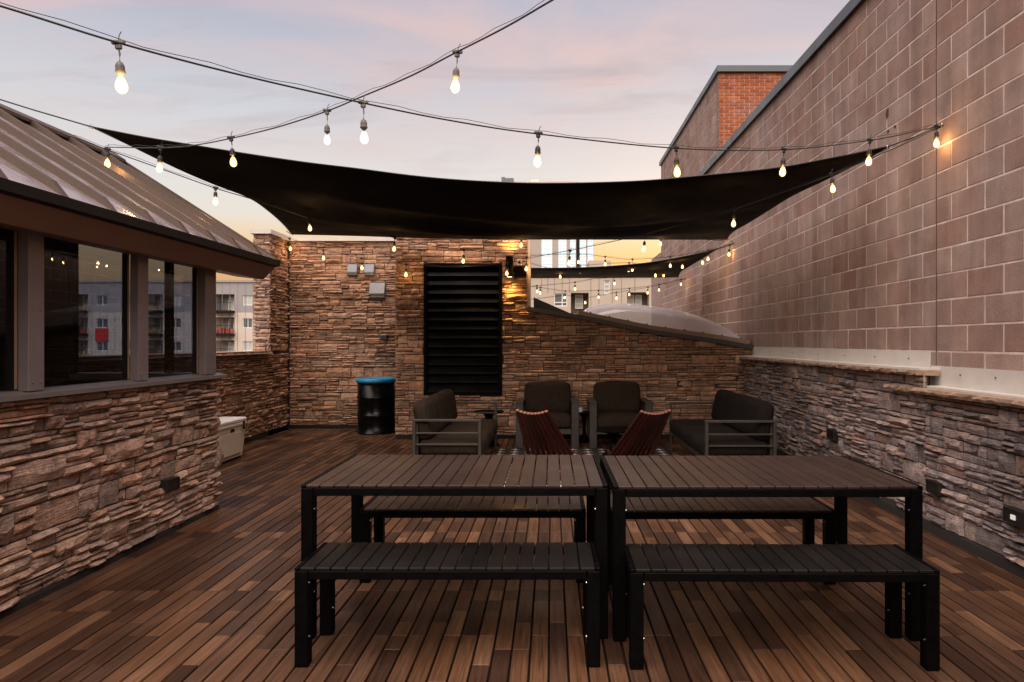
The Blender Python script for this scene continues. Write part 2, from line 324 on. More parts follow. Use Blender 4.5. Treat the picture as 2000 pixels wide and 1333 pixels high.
M_ipe = wood_mat('ipe_board', IPE, False, rough=0.46, spec=0.26, bump=0.4, contrast=0.5); M_ipe_j = wood_mat('ipe_board_mass', IPE, True, rough=0.46, spec=0.26, bump=0.4, contrast=0.5)
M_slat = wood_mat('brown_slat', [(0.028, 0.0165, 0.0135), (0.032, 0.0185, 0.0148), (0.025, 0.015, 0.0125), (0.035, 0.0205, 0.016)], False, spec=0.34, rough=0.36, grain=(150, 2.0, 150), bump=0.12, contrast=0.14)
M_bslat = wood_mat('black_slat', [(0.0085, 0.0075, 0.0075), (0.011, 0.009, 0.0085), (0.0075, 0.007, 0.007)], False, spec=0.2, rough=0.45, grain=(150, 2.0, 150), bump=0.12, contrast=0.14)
M_red = wood_mat('red_stick', [(0.058, 0.010, 0.007), (0.044, 0.007, 0.006), (0.075, 0.013, 0.008), (0.034, 0.006, 0.005)], False, rough=0.4, contrast=0.2)
M_redend = plain('stick_end_grain', (0.22, 0.085, 0.05), 0.7, noise=0.2, nscale=60)
M_black = plain('black_powder_coat', (0.0014, 0.0014, 0.0015), 0.5, spec=0.07, noise=0.3, nscale=20, bump=0.05, bscale=400)
M_blackp = plain('black_plastic', (0.012, 0.012, 0.012), 0.45)
M_bolt = plain('steel_bolt', (0.75, 0.75, 0.72), 0.2, metal=1.0)
M_grey = plain('charcoal_aluminium', (0.042, 0.038, 0.034), 0.4, noise=0.15, nscale=12)
M_under = plain('dark_underlay', (0.012, 0.010, 0.009), 0.95)
M_mortar = plain('wall_core', (0.05, 0.038, 0.032), 0.95)
M_cap = plain('cap_stone', (0.36, 0.25, 0.18), 0.85, noise=0.45, nscale=14, bump=0.9, bscale=45)
M_white = plain('white_flashing', (0.62, 0.60, 0.56), 0.55, noise=0.10, nscale=5, bump=0.05, bscale=30)
M_jmort = plain('block_mortar', (0.72, 0.62, 0.58), 0.9, noise=0.35, nscale=9, bump=0.3, bscale=150)
M_coping = plain('slate_coping', (0.10, 0.12, 0.135), 0.4, metal=0.3, noise=0.1, nscale=3)
M_roof = plain('bronze_roof', (0.58, 0.52, 0.53), 0.30, metal=0.85, noise=0.14, nscale=7, bump=0.02, bscale=9)
M_batten = plain('bronze_batten', (0.075, 0.050, 0.037), 0.5, metal=0.3, noise=0.12, nscale=9)
M_fascia = plain('brown_fascia', (0.215, 0.135, 0.105), 0.5, noise=0.10, nscale=2.5)
M_gutter = plain('dark_gutter', (0.010, 0.008, 0.0075), 0.6, spec=0.2, noise=0.2)
M_post = plain('taupe_post', (0.20, 0.172, 0.175), 0.5, noise=0.10, nscale=4)
M_sill = plain('taupe_sill', (0.17, 0.15, 0.15), 0.5, noise=0.12, nscale=6)
M_brass = plain('window_bead', (0.40, 0.29, 0.18), 0.4, metal=0.3)
M_glass = glass_mat('tinted_glass', (0.63, 0.66, 0.71), 0.75)
M_pane = plain('far_pane', (0.10, 0.13, 0.14), 0.08, spec=1.0)
M_dark = plain('dark_interior', (0.018, 0.015, 0.013), 0.8)
M_intw = plain('interior_wall', (0.05, 0.034, 0.024), 0.7)
M_sail = plain('black_shade_cloth', (0.0055, 0.0042, 0.0038), 0.85, spec=0.1, noise=0.35, nscale=2.5, bump=0.15, bscale=25)
M_rope = plain('black_cable', (0.012, 0.012, 0.013), 0.5)
M_wire = plain('steel_wire', (0.12, 0.12, 0.125), 0.35, metal=0.8)
M_socket = plain('socket_rubber', (0.015, 0.014, 0.013), 0.5)
M_sockgrey = plain('socket_grey_rubber', (0.13, 0.125, 0.12), 0.55, noise=0.2, nscale=60)
M_cooler = plain('cooler_tan', (0.78, 0.70, 0.58), 0.45, noise=0.05, nscale=8)
M_coolerlid = plain('cooler_lid', (0.84, 0.82, 0.80), 0.4, noise=0.05, nscale=8)
M_drum = plain('drum_black', (0.003, 0.003, 0.0035), 0.22, spec=0.2, noise=0.2, nscale=6)
M_drumlid = plain('drum_lid_blue', (0.010, 0.27, 0.52), 0.4, noise=0.15, nscale=10)
M_cush = plain('taupe_cushion', (0.027, 0.0185, 0.0125), 0.95, spec=0.15)
M_cushd = plain('dark_cushion', (0.011, 0.0085, 0.0072), 0.95, spec=0.15)
M_vent = plain('galvanised_vent', (0.15, 0.16, 0.175), 0.4, metal=0.5, noise=0.12, nscale=14)
M_led = emit_mat('led_lens', (1.0, 0.93, 0.8), 0.32, 'NONE')
for m_, sc_ in ((M_cush, 1), (M_cushd, 1)):      # woven stripes on the upholstery
    nt = m_.node_tree; N, L = nt.nodes, nt.links; b = N['Principled BSDF']
    g = N.new('ShaderNodeNewGeometry'); mp_ = N.new('ShaderNodeMapping'); mp_.inputs['Scale'].default_value = (140, 140, 9); L.new(g.outputs['Position'], mp_.inputs[0])
    t = N.new('ShaderNodeTexNoise'); t.inputs['Scale'].default_value = 1; t.inputs['Detail'].default_value = 3; L.new(mp_.outputs[0], t.inputs['Vector'])
    mr = N.new('ShaderNodeMapRange'); mr.inputs[1].default_value = 0.3; mr.inputs[2].default_value = 0.7; mr.inputs[3].default_value = 0.55; mr.inputs[4].default_value = 1.45; L.new(t.outputs[0], mr.inputs[0])
    mu = N.new('ShaderNodeVectorMath'); mu.operation = 'SCALE'; mu.inputs[0].default_value = b.inputs['Base Color'].default_value[:3]; L.new(mr.outputs[0], mu.inputs['Scale']); L.new(mu.outputs[0], b.inputs['Base Color'])
    bp = N.new('ShaderNodeBump'); bp.inputs['Strength'].default_value = 0.3; bp.inputs['Distance'].default_value = 0.003; L.new(t.outputs[0], bp.inputs['Height']); L.new(bp.outputs[0], b.inputs['Normal'])

# ------------------------------------------------------------------ stone cladding machinery
rng = random.Random(7)
def unit_stone(seed):
    r = random.Random(seed); nx, nz = 5, 3
    mb = MB(); vs = []; fs = []
    tilt = r.uniform(-0.22, 0.22); tz = r.uniform(-0.30, 0.34)
    for j in range(nz):
        for i in range(nx):
            x = i / (nx - 1); z = j / (nz - 1)
            ex = i in (0, nx - 1); ez = j in (0, nz - 1)
            y = -(0.80 + tilt * (x - 0.5) + tz * (z - 0.5) + r.uniform(-0.16, 0.16) - (0.26 if ez else 0) - (0.14 if ex else 0))
            xx = min(max(x + (0 if ex else r.uniform(-0.06, 0.06)), 0), 1) + (r.uniform(-0.012, 0.004) * (1 if i else -1) if ex else 0)
            zz = z + (r.uniform(-0.07, 0.01) * (1 if j else -1) if ez else r.uniform(-0.12, 0.12))
            vs.append((xx, y, zz))
    for j in range(nz - 1):
        for i in range(nx - 1): a = j * nx + i; fs.append((a, a + 1, a + nx + 1, a + nx))
    ring = [i for i in range(nx)] + [nx * j + nx - 1 for j in range(1, nz)] + [nx * (nz - 1) + i for i in range(nx - 2, -1, -1)] + [nx * j for j in range(nz - 2, 0, -1)]
    n0 = len(vs)
    for i in ring: vs.append((vs[i][0], 0.0, vs[i][2]))
    m = len(ring)
    for k in range(m): fs.append((ring[k], n0 + k, n0 + (k + 1) % m, ring[(k + 1) % m]))
    return vs, fs
UST = [unit_stone(100 + i) for i in range(14)]
UMESH = {}
def ust_mesh(key, k):
    if (key, k) not in UMESH:
        mb = MB(); mb.add(*UST[k]); UMESH[(key, k)] = mb.mesh('stone', STONE[key][0])
    return UMESH[(key, k)]
def ledge_cells(W, Hh, r, fine=1.0):
    cells = []; z = 0.0
    while z < Hh - 1e-4:
        bh = min(r.uniform(0.10, 0.17) * fine, Hh - z)
        if Hh - z - bh < 0.03: bh = Hh - z
        u = -r.uniform(0, 0.2)
        while u < W:
            w = r.uniform(0.13, 0.40) * fine
            n = r.choices([1, 2, 3, 4], [0.14, 0.34, 0.36, 0.16])[0]
            n = max(1, min(n, int(bh / (0.028 * fine))))
            hs = [r.uniform(0.6, 1.5) for _ in range(n)]; t = sum(hs); zz = z
            for h in hs:
                h = h / t * bh
                cuts = [u, u + w]
                if r.random() < 0.45 and w > 0.2: cuts.insert(1, u + w * r.uniform(0.3, 0.7))
                for a, b_ in zip(cuts, cuts[1:]):
                    a2, b2 = max(a, 0), min(b_, W)
                    if b2 - a2 > 0.02: cells.append((a2, b2, zz, zz + h))
                zz += h
            u += w
        z += bh
    return cells
def veneer(parent, origin, theta, W, Hh, key, seed, keep=None, limit=300, trim=None, depth=(0.016, 0.070), fine=1.0):
    """ledge stones over a W x Hh face; theta turns local (u right, -y out) into the world"""
    r = random.Random(seed); M0 = Matrix.Translation(Vector(origin)) @ Matrix.Rotation(theta, 4, 'Z')
    L_ = []
    for (u0, u1, z0, z1) in ledge_cells(W, Hh, r, fine):
        if trim:
            c = trim(u0, u1, z0, z1)
            if c is None: continue
            u0, u1, z0, z1 = c
        g = r.uniform(0.0015, 0.0045)
        dp = r.uniform(*depth) if r.random() > 0.10 else r.uniform(0.008, 0.018)
        wp = M0 @ Vector(((u0 + u1) / 2, 0, (z0 + z1) / 2))
        q = proj(*wp) if wp.y > 0.3 else (-9999, 0)
        inside = -20 < q[0] < 2020 and -20 < q[1] < 1353
        n = (M0.to_3x3() @ Vector((0, -1, 0))); view = (Vector((0, 0, H)) - wp); dist = view.length
        app = (u1 - u0) * (z1 - z0) / max(dist, .5) ** 2 * abs(n.dot(view.normalized())) * (1 if inside else 0.001)
        if keep and not keep(*q): app *= 0.01
        L_.append((app, u0 + g, u1 - g, z0 + g, z1 - g, dp, r.randrange(len(UST)), r.random()))
    L_.sort(key=lambda t: -t[0])
    for (app, u0, u1, z0, z1, dp, k, rv) in L_[:limit]:
        M = M0 @ Matrix.Translation((u0, 0, z0)) @ Matrix.Diagonal((u1 - u0, dp, z1 - z0, 1))
        link('stone', ust_mesh(key, k), parent, True, M)
    mb = MB()
    for (app, u0, u1, z0, z1, dp, k, rv) in L_[limit:]:
        vs, fs = UST[k]
        mb.add([M0 @ Vector((u0 + x * (u1 - u0), y * dp, z0 + z * (z1 - z0))) for x, y, z in vs], fs, rv)
    if mb.v:
        o = mb.build('stone_mass', STONE[key][1], parent, attr=True); o['kind'] = 'stuff'

# ------------------------------------------------------------------ ground and deck
g = MB(); g.add([(-900, -200, -14), (900, -200, -14), (900, 1800, -14), (-900, 1800, -14)], [(0, 1, 2, 3)])
tag(g.build('ground', plain('asphalt_ground', (0.05, 0.05, 0.05), 0.9, noise=0.3, nscale=0.1)), kind='structure')
deck = MB().box(-4.6, 3.3, -3.0, 12.4, -0.30, -0.030).build('deck', M_under); tag(deck, kind='structure')
# roof block carrying the terrace
tag(MB().box(-7.0, 3.6, -6.0, 24.0, -14.0, -0.302).build('roof_slab', plain('roof_concrete', (0.2, 0.19, 0.18), 0.9)), kind='structure')
PIT, GAP = 0.0871, 0.010
SEAM0, SEAM = 3.985, 1.2249
JO = SEAM / 8
LW, RW = -2.87, 2.87       # faces of the side walls
boards = []
kx0 = int((-4.42 + 0.012) / PIT) - 1; kx1 = int((2.93 + 0.012) / PIT) + 1
for k in range(kx0, kx1):
    x0 = -0.012 + k * PIT + GAP / 2; x1 = x0 + PIT - GAP
    if x1 > 2.95 or x0 < -4.44: continue
    for s_ in range(-3, 7):
        y0 = SEAM0 + s_ * SEAM; j = 0
        while j < 8:
            n = rng.choices([1, 2, 3, 4, 5, 6, 8], [0.06, 0.2, 0.25, 0.2, 0.12, 0.1, 0.07])[0]
            n = min(n, 8 - j)
            ya = y0 + j * JO + (0.0035 if j == 0 else 0.0008); yb = y0 + (j + n) * JO - (0.0035 if j + n == 8 else 0.0008)
            j += n
            if yb < -1 or ya > 11.42: continue
            yb = min(yb, 11.43)
            if x1 < LW - 0.02 and ya < 5.9: 
                if yb < 6.0: continue
                ya = max(ya, 5.9)
            xm, ym = (x0 + x1) / 2, (ya + yb) / 2
            q = proj(xm, max(ym, .3), 0) if ym > 0.5 else (0, 9999)
            vis = -30 < q[0] < 2030 and q[1] < 1380
            hidden = 0.3 if (590 < q[0] < 1800 and 880 < q[1] < 1000) else 1
            boards.append(((yb - ya) / max(ym, .5) ** 3 * hidden if vis else 0, x0, x1, ya, yb, n))
boards.sort(key=lambda t: -t[0])
BMESH = {}
mb = MB()
for i, (a, x0, x1, ya, yb, n) in enumerate(boards):
    if i < 300:
        key = round(yb - ya, 4)
        if key not in BMESH: BMESH[key] = MB().cbox(0, PIT - GAP, 0, yb - ya, -0.020, 0, 0.0025).mesh('deck_board', M_ipe)
        dz = rng.uniform(-0.0015, 0.0)
        o = link('deck_board', BMESH[key], deck, True, Matrix.Translation((x0, ya, dz)))
    else:
        dz = rng.uniform(-0.0015, 0.0)
        mb.cbox(x0, x1, ya, yb, -0.020 + dz, dz, 0.0025, rnd=rng.random())
o = mb.build('deck_boards', M_ipe_j, deck, attr=True); o['kind'] = 'stuff'

# ------------------------------------------------------------------ right-hand block wall
BL, BH, BX = 0.398, 0.199, 3.02
Z0 = 1.376                      # a bed joint
NCOURSE = 17
TOP = Z0 + NCOURSE * BH
CJ = 5.357                      # control joint
BEND = 13.69
bw = thing('block_wall', (BX, 8, 0), 'tall pinkish-brown concrete block wall with slate-blue coping above the right stone wall', 'wall')
MB().box(BX + 0.0036, BX + 0.20, -1.0, BEND, 0.9, TOP).build('mortar', M_jmort, bw)
blk_pal = [(0.309, 0.188, 0.156), (0.352, 0.242, 0.204), (0.395, 0.29, 0.246), (0.322, 0.206, 0.174), (0.364, 0.272, 0.24), (0.333, 0.224, 0.193)]
M_blk = block_mat('split_block', blk_pal, False); M_blk_j = block_mat('split_block_mass', blk_pal, True)
JT = 0.0115
blocks = []
for c in range(-2, NCOURSE):
    z0 = Z0 + c * BH + JT / 2; z1 = z0 + BH - JT
    for sgn in (-1, 1):
        y = CJ; first = True
        while (y > -1.0 if sgn < 0 else y < BEND - 0.02):
            ln = BL / 2 if (first and c % 2) else BL
            ya, yb = (y - ln, y) if sgn < 0 else (y, min(y + ln, BEND))
            gA = 0.0035 if (first and sgn > 0) else JT / 2; gB = 0.0035 if (first and sgn < 0) else JT / 2
            q = proj(BX, max((ya + yb) / 2, .3), (z0 + z1) / 2)
            vis = q[0] < 2060 and q[1] > -60 and ya > 1
            jz = rng.uniform(-0.0014, 0.0014); blocks.append((1 / max((ya + yb) / 2, .3) ** 3 if vis else 0, ya + gA + (0 if first else rng.uniform(-0.0015, 0.0015)), yb - gB, z0 + jz, z1 + jz))
            y += sgn * ln; first = False
blocks.sort(key=lambda t: -t[0])
BLM = {}; mb = MB()
for i, (a, ya, yb, z0, z1) in enumerate(blocks):
    if i < 300 and a > 0:
        key = round(yb - ya, 3)
        if key not in BLM: BLM[key] = MB().cbox(0, 0.12, 0, yb - ya, 0, z1 - z0, 0.0035).mesh('block', M_blk)
        link('block', BLM[key], bw, True, Matrix.Translation((BX + rng.uniform(-0.0012, 0.0012), ya, z0)))
    else: mb.cbox(BX + rng.uniform(-0.001, 0.001), BX + 0.12, ya, yb, z0, z1, 0.005, rnd=rng.random())
o = mb.build('blocks', M_blk_j, bw, attr=True); o['kind'] = 'stuff'
MB().box(BX - 0.0015, BX + 0.0055, CJ - 0.003, CJ + 0.003, Z0 - BH, TOP).build('control_joint', plain('joint_sealant', (0.10, 0.055, 0.045), 0.7), bw)
mb = MB()
mb.prism([(BX - 0.05, -1, TOP - 0.03), (BX - 0.05, -1, TOP + 0.09), (BX + 0.3, -1, TOP + 0.12), (BX + 0.3, -1, TOP + 0.002), (BX - 0.03, -1, TOP + 0.002), (BX - 0.03, -1, TOP - 0.03)], (0, BEND + 1.03, 0))
mb.build('coping', M_coping, bw)
# old rust scars where brackets were removed
M_rust = plain('rust_scar', (0.10, 0.035, 0.03), 0.9, noise=0.5, nscale=40)
for (px, py, w, h) in ((1733, 222, 8, 22), (1735, 257, 8, 6), (1748, 248, 5, 7)):
    d = BX * F / (px - VX); s_ = F / d; pts = []
    for k in range(10):
        a = 2 * math.pi * k / 10; rr = rng.uniform(0.6, 1.1)
        pts.append((BX - 0.0035, d + math.cos(a) * rr * w / s_ * 0.8, PZ(py, d) + math.sin(a) * rr * h / s_ / 2))
    MB().prism(pts, (0.002, 0, 0)).build('rust_mark', M_rust, bw)
# white membrane flashing along the foot of the block wall (two steps)
fl = thing('wall_flashing', (2.95, 8, 1.2), 'white membrane flashing strip stepping along the foot of the block wall', 'flashing')
mb = MB(); mb.box(BX - 0.012, BX - 0.0035, 5.43, 11.0, 1.235, 1.372); mb.box(2.845, BX - 0.0125, 5.28, 11.0, 1.229, 1.245); mb.build('upper_strip', M_white, fl)
mb = MB(); mb.box(BX - 0.012, BX - 0.0035, -1.0, 5.41, 1.10, 1.262); mb.box(2.90, BX - 0.0125, -1.0, 5.30, 1.0955, 1.110); mb.build('lower_strip', M_white, fl)
mb = MB(); mb.prism([(2.862, 5.252, 1.097), (2.868, 5.264, 1.097), (BX - 0.0125, 5.428, 1.097), (BX - 0.0125, 5.412, 1.097)], (0, 0, 0.128)); mb.build('step_patch', plain('patch_membrane', (0.62, 0.58, 0.46), 0.6, noise=0.12, nscale=12), fl)
for d_, z_ in [(y_, 1.31) for y_ in (5.75, 6.35, 7.0, 7.7, 8.5, 9.4)] + [(y_, 1.205) for y_ in (4.3, 4.62, 5.02)]:
    MB().lathe([(0.006, 0), (0.006, 0.004), (0.003, 0.006)], 8).build('fixing_screw', M_blackp, fl, world=True).matrix_local = Matrix.Translation((0, 0, 0))
    o = bpy.data.objects[[q.name for q in fl.children if q.name.startswith('fixing_screw')][-1]]
    o.matrix_parent_inverse = PINV[fl.name]; o.matrix_basis = Matrix.Translation((BX - 0.0125, d_, z_)) @ Matrix.Rotation(R(-90), 4, 'Y')

# ------------------------------------------------------------------ second building volume with the brick return
X2, D2, E2 = 3.37, 13.72, 21.0
Z2 = PZ(140, D2)
bt = thing('brick_building', (X2, D2, 0), 'taller block building with orange brick end wall rising behind the block wall', 'building')
MB().box(X2 + 0.005, X2 + 4.2, D2 + 0.012, E2, 0.0, Z2).build('mortar', M_jmort, bt)
mb = MB()
for c in range(int((Z2 - 0.2) / BH) + 1):
    z0 = 0.2 + c * BH + JT / 2; z1 = min(z0 + BH - JT, Z2)
    y = D2 + 0.012 - (BL / 2 if c % 2 else 0)
    while y < E2:
        ya, yb = max(y, D2 + 0.012) + JT / 2, min(y + BL, E2) - JT / 2
        if yb - ya > 0.05: mb.cbox(X2 + rng.uniform(-0.001, 0.001), X2 + 0.1, ya, yb, z0, z1, 0.005, rnd=rng.random())
        y += BL
o = mb.build('blocks', M_blk_j, bt, attr=True); o['kind'] = 'stuff'
# lower end pier showing past the far corner
MB().box(X2 - 0.02, X2 + 1.0, E2 + 0.003, 22.9, 0.0, 4.2).build('end_pier', M_blk, bt)
M_brick = block_mat('orange_brick', [(0.36, 0.105, 0.045), (0.44, 0.15, 0.065), (0.30, 0.085, 0.04), (0.40, 0.125, 0.055)], False)
bl_, bh_ = 0.205, 0.0677
brm = MB().cbox(0, bl_ - 0.011, 0, 0.06, 0, bh_ - 0.011, 0.003).mesh('brick', M_brick); brh = MB().cbox(0, bl_ / 2 - 0.011, 0, 0.06, 0, bh_ - 0.011, 0.003).mesh('brick', M_brick)
nrow = 0; zt = Z2 - 0.012
while nrow < 24:
    zt -= bh_; nrow += 1; x = X2 + 0.004
    if nrow % 2: link('brick', brh, bt, True, Matrix.Translation((x, D2, zt))); x += bl_ / 2
    while x < X2 + 1.65 - nrow * 0.03:
        link('brick', brm, bt, True, Matrix.Translation((x, D2 + rng.uniform(0, 0.002), zt))); x += bl_
MB().box(X2 + 0.003, X2 + 4.2, D2 + 0.004, D2 + 0.011, 0.0, Z2 - 25 * bh_).build('brick_base', M_brick, bt)
mb = MB(); mb.box(X2 - 0.05, X2 + 4.2, D2 - 0.06, D2 + 0.02, Z2 - 0.02, Z2 + 0.10); mb.box(X2 - 0.05, X2 + 0.02, D2 + 0.0205, E2 + 0.05, Z2 - 0.02, Z2 + 0.098); mb.build('coping', M_coping, bt)

# ------------------------------------------------------------------ right stone knee wall
rw = thing('stone_knee_wall', (RW, 6, 0), 'low ledgestone wall with stone cap running along the right side of the deck', 'wall')
mb = MB(); mb.prism([(RW + 0.03, -1, -0.28), (BX - 0.0005, -1, -0.28), (BX - 0.0005, 5.4285, -0.28), (RW + 0.03, 5.2735, -0.28)], (0, 0, 1.325)); mb.prism([(RW + 0.03, 5.275, -0.28), (BX - 0.0005, 5.43, -0.28), (BX - 0.0005, 10.2, -0.28), (RW + 0.03, 10.2, -0.28)], (0, 0, 1.465)); mb.build('wall_core', M_mortar, rw)
veneer(rw, (RW + 0.035, 5.27, 0.075), R(-90), 5.27 - 2.2, 1.045 - 0.075, 'pur', 11, limit=170, depth=(0.016, 0.072))
veneer(rw, (RW + 0.035, 10.19, 0.075), R(-90), 10.19 - 5.275, 1.185 - 0.075, 'pur', 12, limit=130, depth=(0.016, 0.072))
MB().box(RW + 0.010, RW + 0.029, 1.0, 10.19, -0.28, 0.07).build('base_strip', plain('base_flashing', (0.035, 0.033, 0.032), 0.6), rw)
def cap_run(parent, y0, y1, z0, z1, x0, x1, axis='y', mat=None):
    y = y0
    while y < y1 - 0.05:
        l = min(rng.uniform(0.30, 0.46), y1 - y)
        if y1 - y - l < 0.12: l = y1 - y
        mb = MB(); n = 7; vs = []; fs = []
        prof = []
        for i in range(n):
            t = i / (n - 1); yy = y + 0.002 + t * (l - 0.004)
            j1, j2, j3 = rng.uniform(-.006, .006), rng.uniform(-.008, .008), rng.uniform(-.006, .006)
            pts = [(x0 + j1, z1), (x0 - 0.004 + j2, (z0 + z1) / 2 + j3), (x0 + j3 + 0.006, z0 + abs(j1)), (x1, z0), (x1, z1)]
            for (a, b_) in pts: vs.append((a, yy, b_) if axis == 'y' else (yy, a, b_))
        for i in range(n - 1):
            for k in range(5): k2 = (k + 1) % 5; fs.append((i * 5 + k, (i + 1) * 5 + k, (i + 1) * 5 + k2, i * 5 + k2))
        fs += [tuple(range(5)), tuple(range((n - 1) * 5, n * 5))[::-1]]
        mb.add(vs, fs); mb.build('cap_stone', mat or M_cap, parent); y += l
cap_run(rw, 2.2, 5.76, 1.050, 1.0945, 2.805, 2.995)
cap_run(rw, 5.262, 10.19, 1.188, 1.228, 2.805, 2.995)

# ------------------------------------------------------------------ back walls
BWY, BWY2 = 10.20, 11.40        # faces: tower + sloping wall, recessed left wall
Xs, Xt0, Xt1 = 3.05, -2.34, -0.36
ZT = 3.02
def roof_z(x):
    pts = [(-0.36, 1.932), (0.436, 1.806), (1.492, 1.588), (2.617, 1.427), (3.02, 1.352)]
    if x <= pts[0][0]: return 1.932
    for (a, za), (b_, zb) in zip(pts, pts[1:]):
        if x <= b_: return za + (zb - za) * (x - a) / (b_ - a)
    return pts[-1][1]
LX0, LX1, LZ0, LZ1 = PX(828, BWY), PX(980, BWY), PZ(771, BWY), PZ(516, BWY)
bk = thing('stone_tower_wall', (0.3, BWY, 0), 'ledgestone back wall with louvre tower and sloping right shoulder behind the lounge seats', 'wall')
mb = MB()
mb.box(Xt0 + 0.03, LX0 - 0.005, BWY + 0.035, BWY + 1.6, -0.28, ZT); mb.box(LX1 + 0.005, Xt1 - 0.02, BWY + 0.035, BWY + 1.6, -0.28, ZT)
mb.box(LX0 - 0.0045, LX1 + 0.0045, BWY + 0.035, BWY + 1.6, LZ1 + 0.005, ZT); mb.box(LX0 - 0.0045, LX1 + 0.0045, BWY + 0.035, BWY + 1.6, -0.28, LZ0 - 0.005)
mb.box(LX0 - 0.0045, LX1 + 0.0045, BWY + 0.55, BWY + 1.6, LZ0 - 0.0045, LZ1 + 0.0045)
mb.build('tower_core', M_mortar, bk)
xs = [-0.3795, 0.436, 1.492, 2.617, 3.019]
mb = MB(); mb.prism([(xs[0], BWY + 0.035, -0.28)] + [(xs[-1], BWY + 0.035, -0.28)] + [(x, BWY + 0.035, roof_z(x) - 0.01) for x in xs[::-1]], (0, 1.5, 0)); mb.build('shoulder_core', M_mortar, bk)
ZB = 0.055
def trim_back(u0, u1, z0, z1):
    x0, x1 = u0 + Xt0, u1 + Xt0; z0 += ZB; z1 += ZB
    if x1 > LX0 and x0 < LX1 and z1 > LZ0 and z0 < LZ1:      # louvre opening
        if x0 < LX0 - 0.03: x1 = LX0 - 0.004
        elif x1 > LX1 + 0.03: x0 = LX1 + 0.004
        elif z0 < LZ0 - 0.02: z1 = LZ0 - 0.004
        elif z1 > LZ1 + 0.02: z0 = LZ1 + 0.004
        else: return None
    if z1 > 1.93 and x1 > Xt1:                              # right edge of the tower
        if x0 > Xt1 - 0.03: return None
        x1 = Xt1
    elif x0 > Xt1:
        xm = (x0 + x1) / 2
        lim = roof_z(x1) - 0.012
        if z0 > roof_z(xm) - 0.03: return None
        z1 = min(z1, roof_z(xm) - 0.008)
    if x1 > RW + 0.14: x1 = RW + 0.14
    if x1 - x0 < 0.02 or z1 - z0 < 0.012: return None
    return x0 - Xt0, x1 - Xt0, z0 - ZB, z1 - ZB
veneer(bk, (Xt0, BWY + 0.04, ZB), 0.0, Xs - Xt0, ZT - ZB, 'tan', 21, fine=1.05, trim=trim_back, keep=lambda a, b_: b_ < 800 and (b_ > 470))
MB().box(Xt0 + 0.01, RW + 0.02, BWY + 0.012, BWY + 0.033, -0.28, 0.05).build('base_strip', M_under, bk)
MB().box(Xt1 - 0.018, Xt1 + 0.045, BWY + 0.05, BWY + 0.30, 1.94, ZT - 0.002).build('corner_flashing', plain('corner_flashing', (0.55, 0.45, 0.36), 0.5), bk)
# louvre
lv = thing('louvre_panel', (-1.3, BWY, LZ0), 'tall black slatted louvre panel set in the stone tower', 'louvre')
mb = MB(); t = 0.045
mb.box(LX0, LX0 + t, BWY - 0.02, BWY + 0.10, LZ0, LZ1); mb.box(LX1 - t, LX1, BWY - 0.02, BWY + 0.10, LZ0, LZ1)
mb.box(LX0 + t, LX1 - t, BWY - 0.018, BWY + 0.10, LZ1 - t, LZ1); mb.box(LX0 + t, LX1 - t, BWY - 0.018, BWY + 0.10, LZ0, LZ0 + t)
mb.build('frame', M_black, lv)
n = 14; pz = (LZ1 - LZ0 - 2 * t) / n
slm = MB().cbox(LX0 + t + 0.004, LX1 - t - 0.004, -0.006, 0.006, -0.084, 0.084, 0.003).mesh('louvre_slat', plain('louvre_black', (0.0024, 0.0022, 0.002), 0.4, spec=0.12, noise=0.3, nscale=4))
for i in range(n):
    link('louvre_slat', slm, lv, True, Matrix.Translation((0, BWY + 0.045, LZ0 + t + (i + 0.5) * pz)) @ Matrix.Rotation(R(-30 + rng.uniform(-1.5, 1.5)), 4, 'X'))
# sloping roof edge of the shoulder, with skylight
rf = thing('shed_roof', (1.3, BWY + 0.6, 1.4), 'dark metal-edged sloping roof on the shoulder of the stone wall', 'roof')
mb = MB()
pts = [(x, roof_z(x)) for x in (-0.355, 0.436, 1.492, 2.617, 3.012)]
mb.prism([(x, BWY - 0.03, z - 0.02) for x, z in pts] + [(x, BWY - 0.03, z + 0.045) for x, z in pts[::-1]], (0, 0.065, 0)); mb.build('drip_edge', plain('drip_edge_metal', (0.06, 0.055, 0.05), 0.45, metal=0.3, noise=0.2), rf)
mb = MB(); mb.prism([(x, BWY + 0.036, z - 0.008) for x, z in pts] + [(x, BWY + 0.036, z + 0.03) for x, z in pts[::-1]], (0, 1.6, 0)); mb.build('roof_sheet', plain('roof_membrane', (0.16, 0.15, 0.15), 0.7), rf)
mb = MB(); mb.prism([(Xt1 + 0.05, 11.9, 1.9), (PX(1150, 11.9), 11.9, 1.75), (PX(1118, 11.9), 11.9, PZ(614, 11.9)), (Xt1 + 0.05, 11.9, PZ(581, 11.9))], (0, 0.12, 0)); mb.build('back_curb', M_gutter, rf)
sk = thing('dome_skylight', (1.7, BWY + 0.7, 1.6), 'clear acrylic dome skylight bolted on the sloping roof beside the block wall', 'skylight')
SX0, SX1, SY0, SY1 = PX(1138, 10.25), 2.93, 10.25, 11.65
def on_slope(x, dz): return roof_z(x) + dz
mb = MB()
fr_pts = [SX0, 0.9, 1.5, 2.1, 2.617, SX1]
mb.prism([(x, SY0, on_slope(x, 0.047)) for x in fr_pts] + [(x, SY0, on_slope(x, 0.11)) for x in fr_pts[::-1]], (0, 0.05, 0))
mb.prism([(x, SY1 - 0.05, on_slope(x, 0.035)) for x in fr_pts] + [(x, SY1 - 0.05, on_slope(x, 0.11)) for x in fr_pts[::-1]], (0, 0.05, 0))
mb.box(SX0 - 0.06, SX0 - 0.001, SY0, SY1, on_slope(SX0, 0.05), on_slope(SX0, 0.13)); mb.box(SX1 + 0.001, SX1 + 0.05, SY0, SY1, on_slope(SX1, 0.05), on_slope(SX1, 0.11))
